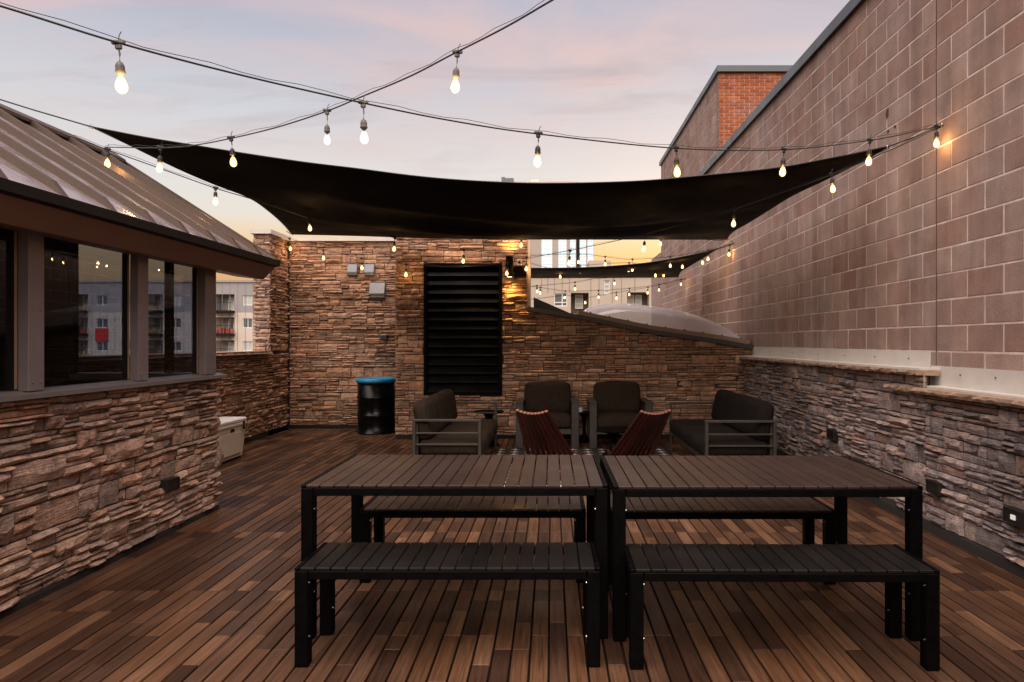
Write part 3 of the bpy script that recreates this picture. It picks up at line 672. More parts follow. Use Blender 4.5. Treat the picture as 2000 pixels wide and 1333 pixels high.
mb.build('curb_frame', plain('skylight_frame', (0.30, 0.22, 0.16), 0.5, noise=0.15, nscale=9), sk)
for i in range(9):
    x = SX0 + 0.12 + i * (SX1 - SX0 - 0.2) / 8
    MB().lathe([(0.014, 0), (0.014, 0.008), (0.006, 0.016)], 8, (x, SY0 + 0.025, on_slope(x, 0.1095))).build('frame_bolt', M_black, sk)
NXD, NYD = 36, 16; vs = []; fs = []
for j in range(NYD + 1):
    for i in range(NXD + 1):
        u, v = i / NXD, j / NYD
        x = SX0 + 0.01 + (SX1 - SX0 - 0.02) * u; y = SY0 + 0.045 + (SY1 - SY0 - 0.09) * v
        hx = 1 - abs(2 * u - 1) ** 2.3; hy = 1 - abs(2 * v - 1) ** 2.6
        vs.append((x, y, on_slope(x, 0.112) + 0.33 * hx ** 0.72 * hy ** 0.55))
for j in range(NYD):
    for i in range(NXD): a = j * (NXD + 1) + i; fs.append((a, a + 1, a + NXD + 2, a + NXD + 1))
M_dome = glass_mat('acrylic_dome', (0.90, 0.90, 0.93), 1.3, 0.04, 1.7)
nt = M_dome.node_tree; N, L = nt.nodes, nt.links
mx0 = [q for q in N if q.type == 'MIX_SHADER'][0]; o_ = [q for q in N if q.type == 'OUTPUT_MATERIAL'][0]
df = N.new('ShaderNodeBsdfDiffuse'); df.inputs[0].default_value = (0.85, 0.82, 0.86, 1); mx1 = N.new('ShaderNodeMixShader'); mx1.inputs[0].default_value = 0.42  # pale lavender diffuse share painted in for sky reflected inside the dome
L.new(mx0.outputs[0], mx1.inputs[1]); L.new(df.outputs[0], mx1.inputs[2]); L.new(mx1.outputs[0], o_.inputs[0])
MB().add(vs, fs).build('dome', M_dome, sk, smooth=True)
# left recessed wall, return pier and low parapet
LCX = -4.38
lb = thing('stone_back_wall', (-3.4, BWY2, 0), 'recessed ledgestone wall with white parapet cap behind the drum', 'wall')
ZL = 3.13
MB().box(LCX - 0.3, Xt0 + 0.5, BWY2 + 0.035, BWY2 + 0.4, -0.28, ZL).build('wall_core', M_mortar, lb)
veneer(lb, (LCX, BWY2 + 0.04, ZB), 0.0, Xt0 + 0.1 - LCX, ZL - ZB, 'tan', 31, fine=1.05)
MB().box(LCX + 0.0, Xt0 + 0.02, BWY2 + 0.012, BWY2 + 0.033, -0.28, 0.05).build('base_strip', M_under, lb)
MB().box(LCX - 0.06, Xt0 + 0.5, BWY2 - 0.03, BWY2 + 0.45, ZL + 0.001, ZL + 0.065).build('parapet_cap', M_white, lb)
pr = thing('stone_pier', (LCX, 11, 0), 'ledgestone corner pier with white cap above the low parapet at the left', 'pier')
PY0 = 10.62; PXL = PX(493, PY0)
MB().box(PXL + 0.03, LCX - 0.035, PY0 + 0.035, BWY2 + 0.034, -0.28, ZL).build('pier_core', M_mortar, pr)
veneer(pr, (LCX - 0.04, PY0, 1.30), R(90), BWY2 - PY0 + 0.0, ZL - 1.30, 'tan', 41, limit=120)
veneer(pr, (PXL, PY0 + 0.04, 1.30), 0.0, LCX - PXL, ZL - 1.30, 'mix', 42, limit=120)
MB().box(PXL - 0.03, LCX + 0.03, PY0 - 0.03, BWY2 - 0.0305, ZL + 0.001, ZL + 0.066).build('parapet_cap', M_white, pr)
lp = thing('low_parapet', (LCX, 8, 0), 'low dark ledgestone parapet with stone cap at the left beyond the glazed pavilion', 'wall')
MB().box(LCX - 0.25, LCX - 0.035, 6.05, BWY2 - 0.001, -0.28, 1.262).build('wall_core', M_mortar, lp)
veneer(lp, (LCX - 0.04, 6.05, ZB), R(90), BWY2 - 6.05, 1.262 - ZB, 'tan', 43, limit=250)
cap_run(lp, 6.05, PY0 - 0.005, 1.266, 1.31, LCX + 0.045, LCX - 0.29)

# ------------------------------------------------------------------ pavilion at the left
pv = thing('glazed_pavilion', (-3.4, 4, 0), 'glazed pavilion with stone base and bronze batten-seam roof on the left', 'pavilion')
PE = 5.95
mb = MB(); mb.box(-3.05, LW - 0.035, -1.0, PE - 0.03, -0.28, 1.135); mb.box(-4.4, -3.051, PE - 0.2, PE - 0.03, -0.28, 1.135); mb.build('wall_core', M_mortar, pv)
veneer(pv, (LW - 0.04, 1.6, 0.035), R(90), PE - 1.6, 1.135 - 0.035, 'mix', 51, limit=280, depth=(0.016, 0.078))
MB().box(LW - 0.034, LW - 0.014, 0.5, PE - 0.02, -0.28, 0.032).build('base_strip', M_under, pv)
mb = MB(); mb.prism([(LW + 0.035, -1, 1.138), (LW + 0.035, -1, 1.165), (LW - 0.10, -1, 1.185), (LW - 0.10, -1, 1.138)], (0, PE + 1.02, 0)); mb.box(-4.4, LW - 0.101, PE - 0.15, PE + 0.02, 1.138, 1.183); mb.build('sill', M_sill, pv)
WT = 2.06
def post(y0, y1):
    p = MB().cbox(LW - 0.062, LW - 0.002, y0, y1, 1.176, WT, 0.003).build('post', M_post, pv)
    MB().box(LW - 0.080, LW - 0.0625, y0 - 0.022, y0 - 0.001, 1.19, WT).build('bead', M_brass, p)
    for z_ in (1.225, 1.63):
        for yy in (y0 + 0.03, y1 - 0.03):
            MB().lathe([(0.007, 0), (0.007, 0.003), (0.003, 0.006)], 8).build('bolt', M_post, p).matrix_basis = Matrix.Translation((LW - 0.002, yy, z_)) @ Matrix.Rotation(R(90), 4, 'Y')
    return p
# note: parts built in world space under a part take the pavilion's inverse
_build = MB.build
def _b2(s, name, mat, parent=None, smooth=False, attr=False, world=True):
    o = _build(s, name, mat, parent, smooth, attr, world)
    if parent is not None and world and parent.parent is not None and parent.name not in PINV:
        o.matrix_parent_inverse = Matrix.Identity(4)
    return o
MB.build = _b2
POSTS = [(1.75, 1.87), (2.75, 2.87), (3.75, 3.868), (4.747, 4.867), (5.668, 5.85)]
for a, b_ in POSTS: post(a, b_)
for (a, b_), (c, d) in zip(POSTS, POSTS[1:]):
    MB().box(LW - 0.072, LW - 0.066, b_ + 0.001, c - 0.001, 1.187, WT).build('window_pane', M_glass, pv)
    MB().box(LW - 0.095, LW - 0.0635, b_ + 0.0005, b_ + 0.018, 1.19, WT).build('window_frame', M_gutter, pv)
    MB().box(LW - 0.095, LW - 0.0635, c - 0.034, c - 0.0225, 1.19, WT).build('window_frame', M_gutter, pv)
# far (north) glazing seen through the pavilion
MB().box(-4.10, LW - 0.16, PE - 0.10, PE - 0.094, 1.186, 2.38).build('window_pane', M_glass, pv)
MB().box(-3.30, -3.255, PE - 0.13, PE - 0.06, 1.186, 2.38).build('mullion', M_gutter, pv)
MB().box(LW - 0.16, LW - 0.103, PE - 0.13, PE - 0.06, 1.186, 2.38).build('mullion', M_gutter, pv)
MB().prism([(-6.4, PE - 0.16, -0.28), (-4.10, PE - 0.16, -0.28), (-4.10, PE - 0.16, 2.93), (-6.4, PE - 0.16, 1.98)], (0, 0.13, 0)).build('interior_wall', M_dark, pv)
MB().box(-6.5, -6.41, -1.0, PE, -0.28, 3.0).build('interior_wall', M_intw, pv)
MB().box(-6.40, -3.06, -1.0, PE - 0.17, 0.0, 0.02).build('pavilion_floor', M_intw, pv)
MB().prism([(-2.97, -1, 2.33), (-4.02, -1, 2.99), (-4.1, -1, 2.99), (-6.3, -1, 2.05), (-6.3, -1, 2.08), (-4.06, -1, 3.04), (-2.97, -1, 2.36)], (0, PE + 1.1, 0)).build('ceiling', M_dark, pv)
mb = MB(); mb.cbox(-4.75, -4.68, 4.2, 4.27, 0.02, WT, 0.01); mb.build('interior_column', M_intw, pv)
# eave: tilted fascia, gutter edge, standing batten roof up to the ridge
EX, EZ, RX, RZ, RE = -2.55, 2.19, -4.06, 3.137, 6.37
mb = MB(); mb.prism([(-2.70, -1, 2.034), (-2.585, -1, 2.150), (-2.61, -1, 2.16), (-2.95, -1, 2.16), (-2.95, -1, 2.06), (-2.72, -1, 2.034)], (0, RE + 1.03, 0)); mb.build('fascia', M_fascia, pv)
mb = MB(); mb.prism([(-2.585, -1, 2.146), (-2.535, -1, 2.152), (-2.532, -1, 2.207), (-2.546, -1, 2.209), (-2.549, -1, 2.186), (-2.62, -1, 2.152)], (0, RE + 1.01, 0)); mb.build('gutter_edge', M_gutter, pv)
def slope_pt(t, off=0.0):       # t: 0 eave .. 1 ridge, off: distance above the sheet
    dx, dz = RX - EX, RZ - EZ; l = math.hypot(dx, dz); nx, nz = dz / l, -dx / l
    return EX + dx * t + nx * off, EZ + dz * t + nz * off
seams = [3.207 + 0.405 * k for k in range(-10, 8)]
edges = [-1.0] + seams + [RE]
for a, b_ in zip(edges, edges[1:]):
    p0, p1, q0, q1 = slope_pt(0, 0.012), slope_pt(1, 0.012), slope_pt(0, 0.0), slope_pt(1, 0.0)
    MB().prism([(q0[0], a + 0.001, q0[1]), (p0[0], a + 0.001, p0[1]), (p1[0], a + 0.001, p1[1]), (q1[0], a + 0.001, q1[1])], (0, b_ - a - 0.002, 0)).build('roof_panel', M_roof, pv)
p0, p1, q0, q1 = slope_pt(0.012, 0.0125), slope_pt(1.0, 0.0125), slope_pt(0.075, 0.052), slope_pt(1.0, 0.052)
btm = MB().prism([(p0[0], -0.024, p0[1]), (q0[0], -0.021, q0[1]), (q1[0], -0.021, q1[1]), (p1[0], -0.024, p1[1])], (0, 0.046, 0)).mesh('roof_batten', M_batten)
for y in seams: link('roof_batten', btm, pv, True, Matrix.Translation((0, y, 0)))
MB().prism([(RX - 0.05, -1, RZ - 0.02), (RX + 0.09, -1, RZ - 0.065 + 0.05), (RX + 0.09, -1, RZ - 0.05 + 0.06), (RX, -1, RZ + 0.07), (RX - 0.05, -1, RZ + 0.06)], (0, RE + 1.0, 0)).build('ridge_cap', M_batten, pv)
MB().prism([(EX - 0.01, RE + 0.001, EZ - 0.04), (EX + 0.0, RE + 0.001, EZ + 0.03), (RX, RE + 0.001, RZ + 0.05), (RX - 0.05, RE + 0.001, RZ - 0.04)], (0, 0.03, 0)).build('rake_trim', M_batten, pv)
MB().prism([(RX - 0.052, -1, 0), (RX - 0.02, -1, 0), (RX - 0.02, -1, RZ - 0.02), (RX - 0.052, -1, RZ - 0.02)], (0, 0.4, 0)).build('ridge_prop', M_dark, pv)
MB().prism([(RX - 0.005, RE - 0.001, RZ - 0.035), (RX - 0.005, RE - 0.031, RZ - 0.035), (-6.2, RE - 0.031, 2.15), (-6.2, RE - 0.001, 2.15)], (0, 0, -0.03)).build('far_slope_edge', M_batten, pv)
MB().prism([(RX - 0.01, -1, RZ - 0.03), (-6.5, -1, 2.02), (-6.5, -1, 1.99), (RX - 0.01, -1, RZ - 0.06)], (0, RE + 0.96, 0)).build('far_roof_sheet', M_roof, pv)

# ------------------------------------------------------------------ distant buildings
def holed_wall(mb, x0, x1, z0, z1, y, holes, depth=0.3):
    xs_ = sorted({x0, x1, *[h[0] for h in holes], *[h[1] for h in holes]}); zs_ = sorted({z0, z1, *[h[2] for h in holes], *[h[3] for h in holes]})
    for a, b_ in zip(xs_, xs_[1:]):
        for c, d in zip(zs_, zs_[1:]):
            xm, zm = (a + b_) / 2, (c + d) / 2
            if any(h[0] < xm < h[1] and h[2] < zm < h[3] for h in holes): continue
            mb.add([(a, y, c), (b_, y, c), (b_, y, d), (a, y, d)], [(0, 1, 2, 3)])
    for h in holes:
        a, b_, c, d = h[:4]
        mb.add([(a, y, c), (b_, y, c), (b_, y, d), (a, y, d), (a, y + depth, c), (b_, y + depth, c), (b_, y + depth, d), (a, y + depth, d)], [(0, 1, 5, 4), (1, 2, 6, 5), (2, 3, 7, 6), (3, 0, 4, 7)])
M_beige = plain('beige_panel', (0.50, 0.43, 0.35), 0.8, noise=0.06, nscale=0.3)
M_lpanel = plain('light_panel', (0.62, 0.55, 0.48), 0.8, noise=0.06, nscale=0.3)
M_gpanel = plain('grey_panel', (0.32, 0.31, 0.31), 0.8, noise=0.06, nscale=0.3)
M_frame = plain('white_window_frame', (0.75, 0.74, 0.72), 0.6)
M_joint = plain('panel_joint', (0.28, 0.24, 0.20), 0.9)
M_glowpane = emit_mat('sky_glow_pane', (0.62, 0.80, 0.86), 0.75, 'NONE')  # emission stands in for sky reflected in the tower glass, no lamps inside
M_blindpane = plain('pale_blind_pane', (0.50, 0.55, 0.52), 0.25, spec=0.8)
def window(parent, x0, x1, z0, z1, y, mull=(), bars=(), fw=0.09, pane=None, depth=0.3):
    w = MB()
    w.box(x0, x0 + fw, y - 0.03, y + 0.08, z0, z1); w.box(x1 - fw, x1, y - 0.03, y + 0.08, z0, z1)
    w.box(x0 + fw, x1 - fw, y - 0.029, y + 0.08, z1 - fw, z1); w.box(x0 + fw, x1 - fw, y - 0.029, y + 0.08, z0, z0 + fw)
    for m in mull: xm = x0 + (x1 - x0) * m; w.box(xm - fw / 2, xm + fw / 2, y - 0.028, y + 0.08, z0 + fw, z1 - fw)
    for m in bars: zm = z0 + (z1 - z0) * m; w.box(x0 + fw, x1 - fw, y - 0.027, y + 0.08, zm - fw / 2, zm + fw / 2)
    o = w.build('window', M_frame, parent)
    MB().box(x0 + fw, x1 - fw, y + 0.04, y + 0.05, z0 + fw, z1 - fw).build('pane', pane or M_pane, o)
    return o
# apartment block at the left (seen through and beside the pavilion)
DA = 89.0
ap = thing('apartment_block', (PX(330, DA), DA, -14), 'distant apartment block with grey top storey, recessed balconies and a red banner at the left', 'building')
holes_w = []
rows = [(577, 597), (622, 641), (667, 686), (712, 731)]
wcols = [(188, 211), (237, 261), (330, 354), (474, 493), (100, 122)]
bcols = [(144, 172), (290, 318), (421, 458)]
bd = 1.8
zsplit = PZ(611, DA); ztop = PZ(552, DA)
wl_ = [[PX(a, DA), PX(b_, DA), PZ(d, DA), PZ(c, DA)] for a, b_ in wcols for c, d in rows]
bl2 = [[PX(a, DA), PX(b_, DA), PZ(d, DA), PZ(c, DA)] for a, b_ in bcols for c, d in [(575, 607), (620, 652), (665, 697), (710, 742)]]
X0a, X1a = PX(-60, DA), PX(640, DA)
mb = MB(); holed_wall(mb, X0a, X1a, zsplit, ztop, DA, [h for h in wl_ + bl2 if h[2] >= zsplit], 1.6); mb.build('upper_wall', M_gpanel, ap)
mb = MB(); holed_wall(mb, X0a, X1a, -14, zsplit, DA, [h for h in wl_ + bl2 if h[3] < zsplit], 1.6); mb.build('lower_wall', M_lpanel, ap)
MB().box(X0a, X1a, DA + 1.62, DA + 14, -14, ztop - 0.05).build('block_body', M_gpanel, ap)
MB().box(X0a - 0.2, X1a + 0.2, DA - 0.15, DA + 14, ztop, ztop + 0.25).build('roof_edge', M_gpanel, ap)
mb = MB()
for k in range(46): x = X0a + 1 + k; mb.box(x - 0.03, x + 0.03, DA - 0.02, DA - 0.002, -14, ztop - 0.02)
mb.build('panel_joints', M_joint, ap)
for h in wl_: window(ap, h[0], h[1], h[2], h[3], DA + 0.12, (0.52,), pane=rng.choice([M_pane, M_pane, M_blindpane]))
for h in bl2:
    window(ap, h[0] + 0.4 * (h[1] - h[0]), h[1] - 0.05, h[2] + 0.05, h[3] - 0.25, DA + 1.45, (0.5,), pane=rng.choice([M_pane, M_blindpane]))
    mb = MB(); mb.box(h[0] - 0.1, h[1] + 0.05, DA - 1.1, DA + 1.5, h[2] - 0.28, h[2] - 0.02); mb.build('balcony_slab', M_gutter, ap)
    mb = MB(); mb.box(h[0] - 0.08, h[1] + 0.03, DA - 1.05, DA - 1.0, h[2] + 1.0, h[2] + 1.06)
    nb = 12
    for k in range(nb + 1): x = h[0] - 0.06 + (h[1] - h[0] + 0.06) * k / nb; mb.box(x - 0.015, x + 0.015, DA - 1.04, DA - 1.01, h[2] - 0.02, h[2] + 1.0)
    mb.build('balcony_railing', M_gutter, ap)
    if rng.random() < 0.8:
        mb = MB()
        for k in range(5):
            x = h[0] + 0.2 + k * (h[1] - h[0] - 0.5) / 4; hh = rng.uniform(0.35, 0.85); mb.cbox(x, x + rng.uniform(0.25, 0.4), DA - 0.7, DA - 0.3, h[2] - 0.015, h[2] + hh, 0.05)
        mb.build('balcony_clutter', plain('balcony_things', rng.choice([(0.45, 0.33, 0.18), (0.35, 0.10, 0.07), (0.42, 0.38, 0.34)]), 0.8, noise=0.4, nscale=2), ap)
MB().box(PX(187, DA), PX(212, DA), DA - 0.12, DA - 0.06, PZ(666.4, DA), PZ(641.6, DA)).build('red_banner', plain('banner_red', (0.55, 0.03, 0.025), 0.7, noise=0.2, nscale=1.5), ap)
# beige building straight ahead
DB = 62.0
bb = thing('beige_building', (PX(1150, DB), DB, -14), 'distant beige panelled wing with dark recessed windows behind the second shade sail', 'building')
lowtop = PZ(541, DB)
hw = [(1082, 1108, 573, 599), (1180, 1191, 548, 575)]; hr = [(1115, 1150, 572, 613), (1225, 1268, 571, 598)]
H1 = [[PX(a, DB), PX(b_, DB), PZ(d, DB), PZ(c, DB)] for a, b_, c, d in hw]; H2 = [[PX(a, DB), PX(b_, DB), PZ(d, DB), PZ(c, DB)] for a, b_, c, d in hr]
mb = MB(); holed_wall(mb, PX(800, DB), PX(1420, DB), -14, lowtop, DB, H1 + H2, 1.5); mb.build('facade_wall', M_beige, bb)
MB().box(PX(800, DB), PX(1420, DB), DB - 0.1, DB + 0.4, lowtop, lowtop + 0.24).build('parapet', M_frame, bb)
mb = MB()
for h in H2: mb.box(h[0], h[1], DB + 1.45, DB + 1.55, h[2], h[3])
mb.build('recess_back', plain('recess_brown', (0.12, 0.10, 0.085), 0.8), bb)
mb = MB()
for px in (1058, 1070, 1083, 1098, 1112, 1154, 1170, 1196, 1214, 1240): mb.box(PX(px, DB) - 0.03, PX(px, DB) + 0.03, DB - 0.02, DB - 0.002, PZ(573, DB) if px < 1150 or px > 1220 else -14, lowtop - 0.01)
mb.build('panel_joints', M_joint, bb)
h = H1[0]; window(bb, *h, DB + 0.1, (0.62,), (0.3,), pane=M_pane); h = H1[1]; window(bb, *h, DB + 0.1, (), (0.33, 0.66), pane=M_blindpane)
h = H2[0]; window(bb, PX(1124, DB), PX(1140, DB), h[2] + 0.5, h[3] - 0.1, DB + 1.3, (), (0.35, 0.7), pane=M_blindpane)
h = H2[1]; window(bb, PX(1229, DB), PX(1242, DB), h[2] + 0.1, h[3] - 0.15, DB + 1.3, (), (0.5,), pane=M_blindpane); window(bb, PX(1244, DB), PX(1257, DB), h[2] + 0.1, h[3] - 0.15, DB + 1.3, (), (0.5,), pane=M_blindpane)
MB().box(PX(1153, DB), PX(1197, DB), DB + 2, DB + 5, lowtop + 0.1, PZ(509, DB + 2)).build('roof_unit', M_beige, bb)
DC = 75.0
tb = thing('glazed_tower', (PX(1100, DC), DC, -14), 'tall pale apartment tower with gridded glass bays rising behind the beige wing', 'building')
cols = [(1057, 1079), (1090, 1107), (1113, 1125), (1132, 1145), (1147, 1160)]
ttop = PZ(357, DC)
H3 = [[PX(a, DC), PX(b_, DC), PZ(548, DC), PZ(420, DC)] for a, b_ in cols]
mb = MB(); holed_wall(mb, PX(860, DC), PX(1160.5, DC), -14, ttop, DC, H3, 0.4); mb.build('facade_wall', plain('tower_panel', (0.42, 0.38, 0.34), 0.8, noise=0.05, nscale=0.3), tb)
MB().box(PX(860, DC), PX(1160.5, DC), DC + 0.42, DC + 15, -14, ttop - 0.01).build('tower_body', M_gpanel, tb)
MB().box(PX(1125.5, DC), PX(1131.5, DC), DC - 0.1, DC - 0.01, PZ(548, DC), PZ(420, DC)).build('dark_strip', M_gutter, tb)
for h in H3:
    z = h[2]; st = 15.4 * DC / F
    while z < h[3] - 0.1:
        window(tb, h[0], h[1], z, min(z + st, h[3]), DC + 0.1, (0.33, 0.66), (0.4,), fw=0.06, pane=M_glowpane); z += st
mb = MB(); mb.box(PX(895, DC), PX(975, DC), DC + 0.5, DC + 6, ttop, PZ(351, DC)); mb.build('roof_deck', M_lpanel, tb)
mb = MB(); mb.box(PX(978, DC), PX(985, DC), DC + 1, DC + 3, ttop, PZ(342, DC)); mb.box(PX(985.1, DC), PX(1002, DC), DC + 1, DC + 3, ttop, PZ(344, DC)); mb.build('roof_plant', M_vent, tb)
MB().box(PX(1036, DC), PX(1052, DC), DC + 1, DC + 3, ttop, PZ(347, DC)).build('roof_plant', M_frame, tb)
mb = MB(); mb.box(PX(1005, DC), PX(1130, DC), DC + 0.4, DC + 5, ttop, PZ(353.5, DC)); mb.build('roof_rail', M_lpanel, tb)

# ------------------------------------------------------------------ shade sails
def resample(pts, n):
    pts = [Vector(p) for p in pts]
    # catmull-rom through the points
    def cr_(p0, p1, p2, p3, t): return 0.5 * ((2 * p1) + (p2 - p0) * t + (2 * p0 - 5 * p1 + 4 * p2 - p3) * t * t + (3 * p1 - p0 - 3 * p2 + p3) * t ** 3)
    dense = []
    for i in range(len(pts) - 1):
        p0, p1, p2, p3 = pts[max(i - 1, 0)], pts[i], pts[i + 1], pts[min(i + 2, len(pts) - 1)]
        for k in range(12): dense.append(cr_(p0, p1, p2, p3, k / 12))
    dense.append(pts[-1])
    ls = [0]
    for a, b_ in zip(dense, dense[1:]): ls.append(ls[-1] + (b_ - a).length)
    out = []
    for i in range(n):
        s_ = ls[-1] * i / (n - 1); j = 0
        while j < len(ls) - 2 and ls[j + 1] < s_: j += 1
        seg = ls[j + 1] - ls[j]; t = (s_ - ls[j]) / seg if seg else 0
        out.append(dense[j].lerp(dense[j + 1], min(max(t, 0), 1)))
    return out
def sail_mesh(near, far, left, right, nu, nv, sag, thick=0.003, folds=()):
    nE, fE = resample(near, nu), resample(far, nu); lE, rE = resample(left, nv), resample(right, nv)
    vs = []; fs = []
    for j in range(nv):
        v = j / (nv - 1)
        for i in range(nu):
            u = i / (nu - 1)
            c = nE[i] * (1 - v) + fE[i] * v + lE[j] * (1 - u) + rE[j] * u - ((nE[0] * (1 - u) + nE[-1] * u) * (1 - v) + (fE[0] * (1 - u) + fE[-1] * u) * v)
            w = 16 * u * (1 - u) * v * (1 - v)
            z = sag * w + 0.018 * w * math.sin(9 * u + 5 * v) * math.sin(7 * v + 2 * u)
            for (a, b_, k_, amp) in folds: z += amp * w * math.exp(-((v - (a + b_ * u)) * k_) ** 2)
            vs.append(c + Vector((0, 0, z)))
    n0 = len(vs)
    vs += [p + Vector((0, 0, thick)) for p in vs]
    for j in range(nv - 1):
        for i in range(nu - 1):
            a = j * nu + i; fs.append((a, a + nu, a + nu + 1, a + 1)); fs.append((n0 + a, n0 + a + 1, n0 + a + nu + 1, n0 + a + nu))
    ring = [i for i in range(nu)] + [nu * j + nu - 1 for j in range(1, nv)] + [nu * (nv - 1) + i for i in range(nu - 2, -1, -1)] + [nu * j for j in range(nv - 2, 0, -1)]
    for k in range(len(ring)): a, b_ = ring[k], ring[(k + 1) % len(ring)]; fs.append((a, b_, n0 + b_, n0 + a))
    hems = [nE, fE, lE, rE]
    return vs, fs, hems
nearpx = [(178, 248), (280, 268), (378, 284), (490, 302), (600, 318), (700, 330), (800, 343), (897, 352), (1020, 358), (1125, 358), (1250, 354), (1366, 344), (1512, 329), (1625, 309), (1737, 286)]
near = []
for i, (a, b_) in enumerate(nearpx):
    t = i / (len(nearpx) - 1); near.append(P(a, b_, 5.6 * (1 - t) + 5.42 * t + 1.25 * 4 * t * (1 - t)))
farpx = [(570, 458), (700, 461), (820, 465), (950, 467), (1080, 468), (1250, 468), (1420, 468)]
far = []
for i, (a, b_) in enumerate(farpx):
    t = i / (len(farpx) - 1); far.append(P(a, b_, 10.47 * (1 - t) + 10.77 * t - 0.75 * 4 * t * (1 - t)))
def bez(px, zs): return [P(a, b_, (z - H) * F / (VY - b_)) for (a, b_), z in zip(px, zs)]
left = [near[0]] + bez([(245, 280), (350, 331), (420, 361), (487, 387), (525, 413), (553, 438)], [3.15, 3.08, 3.04, 3.02, 3.02, 3.05]) + [far[0]]
right = [near[-1]] + bez([(1692, 311), (1617, 349), (1550, 381), (1509, 406), (1466, 433), (1431, 453.6)], [2.98, 2.97, 2.97, 2.98, 3.0, 3.03]) + [far[-1]]
vs_, fs_, hems = sail_mesh(near, far, left, right, 56, 30, -0.05, folds=[(0.55, 0.25, 14, -0.07), (0.95, -0.5, 15, 0.055), (0.35, 0.3, 12, 0.045), (0.15, 0.45, 18, -0.03)])
sl = thing('shade_sail', (0, 8, 3), 'large black shade sail stretched over the deck from pavilion to block wall', 'shade sail')
MB().add(vs_, fs_).build('cloth', M_sail, sl, smooth=True)
mb = MB()
for e in hems: mb.tube(e, 0.006, 5)
mb.build('hem_cable', M_rope, sl)
def shackle(c, parent, r=0.018):
    mb = MB(); pts = [c + Vector((r * math.cos(a), 0, r * math.sin(a))) for a in [2 * math.pi * k / 10 for k in range(11)]]
    mb.tube(pts, 0.004, 5); mb.build('shackle', M_bolt, parent)
HOOK1 = P(1846, 244, 5.243)
for c0, c1, nm in ((near[-1], HOOK1 + Vector((-0.03, 0, -0.01)), 0), (near[0], P(-60, 176, 5.3), 0), (far[-1], Vector((BX - 0.02, 11.2, 3.08)), 0), (far[0], P(560, 452, 10.75), 0)):
    MB().tube([c0, c0.lerp(c1, 0.5) + Vector((0, 0, -0.005)), c1], 0.006, 6).build('tension_cable', M_rope if nm == 0 else M_wire, sl)
    shackle(c0, sl)
# second sail over the neighbouring terrace
n2 = [P(900, 522, 12.6), P(1040, 524, 12.6), P(1160, 522, 12.5), P(1260, 514, 12.1), P(1340, 500.5, 11.8), P(1402, 486, 11.56)]
f2 = [P(900, 543, 17.2), P(1040, 543.5, 17.0), P(1180, 543, 16.6), P(1325, 542, 16.7)]
l2 = [n2[0], P(900, 533, 14.5), f2[0]]
r2_ = [n2[-1]] + bez([(1372, 505), (1347, 520), (1329, 532)], [2.97, 2.97, 3.0]) + [f2[-1]]
vs_, fs_, hems = sail_mesh(n2, f2, l2, r2_, 30, 14, -0.04)
sl2 = thing('shade_sail', (1, 14, 3), 'smaller black shade sail beyond the stone tower over the next terrace', 'shade sail')
MB().add(vs_, fs_).build('cloth', M_sail, sl2, smooth=True)
mb = MB()
for e in hems: mb.tube(e, 0.006, 5)
mb.build('hem_cable', M_rope, sl2)
HOOK2 = P(1437, 474, BX * F / (1437 - VX) - 0.02)
MB().tube([n2[-1], HOOK2], 0.008, 6).build('tension_cable', M_rope, sl2)
HOOK3 = P(1342, 543, X2 * F / (1342 - VX) - 0.03)

# ------------------------------------------------------------------ string lights
M_bulb = emit_mat('warm_bulb_glow', (1.0, 0.50, 0.14), 1.5, 'NONE', 0.6)
M_fil = emit_mat('filament', (1.0, 0.66, 0.26), 4.5, 'NONE', 0.95)
M_bulbdim = emit_mat('pale_bulb_glow', (1.0, 0.95, 0.90), 0.22, 'NONE', 0.72)
prof = [(0.0085, 0.0), (0.013, -0.008), (0.0185, -0.022), (0.0215, -0.036), (0.0205, -0.048), (0.015, -0.058), (0.007, -0.0635), (0.001, -0.065)]
BULB = MB().lathe(prof, 14, cap=False).mesh('bulb', M_bulb, True)
BULBDIM = MB().lathe(prof, 14, cap=False).mesh('bulb', M_bulbdim, True)
FIL = MB().lathe([(0.001, -0.012), (0.009, -0.018), (0.0125, -0.034), (0.009, -0.046), (0.001, -0.052)], 8, cap=False).mesh('filament', M_fil, True)
def socket_mesh(drop, mat):
    mb = MB()
    mb.lathe([(0.003, 0.0), (0.006, 0.004), (0.014, 0.012), (0.0185, 0.018), (0.0185, 0.022), (0.0165, 0.024), (0.0165, 0.042), (0.012, 0.054), (0.005, 0.060)], 12)
    mb.tube([(0, 0, 0.058), (0.002, 0.001, 0.058 + drop * 0.5), (0, 0, 0.058 + drop)], 0.0035, 6)
    zt = 0.058 + drop
    mb.cbox(-0.026, 0.026, -0.007, 0.007, zt + 0.008, zt + 0.026, 0.005); mb.cbox(-0.013, 0.013, -0.007, 0.007, zt - 0.012, zt + 0.010, 0.005)
    mb.tube([(0.0, 0, zt + 0.02), (0.006, 0.0, zt + 0.045), (0.014, 0.0, zt + 0.058)], 0.002, 4)
    return mb.mesh('lamp_holder', mat)
SOCK = {}
LIGHT_W = 1.15
BULBLIGHT = bpy.data.lights.new('bulb_light', 'POINT'); BULBLIGHT.energy = LIGHT_W; BULBLIGHT.color = (1.0, 0.56, 0.20); BULBLIGHT.shadow_soft_size = 0.012
FARLIGHT = bpy.data.lights.new('bulb_light_far', 'POINT'); FARLIGHT.energy = 0.8; FARLIGHT.color = (1.0, 0.56, 0.20); FARLIGHT.shadow_soft_size = 0.012
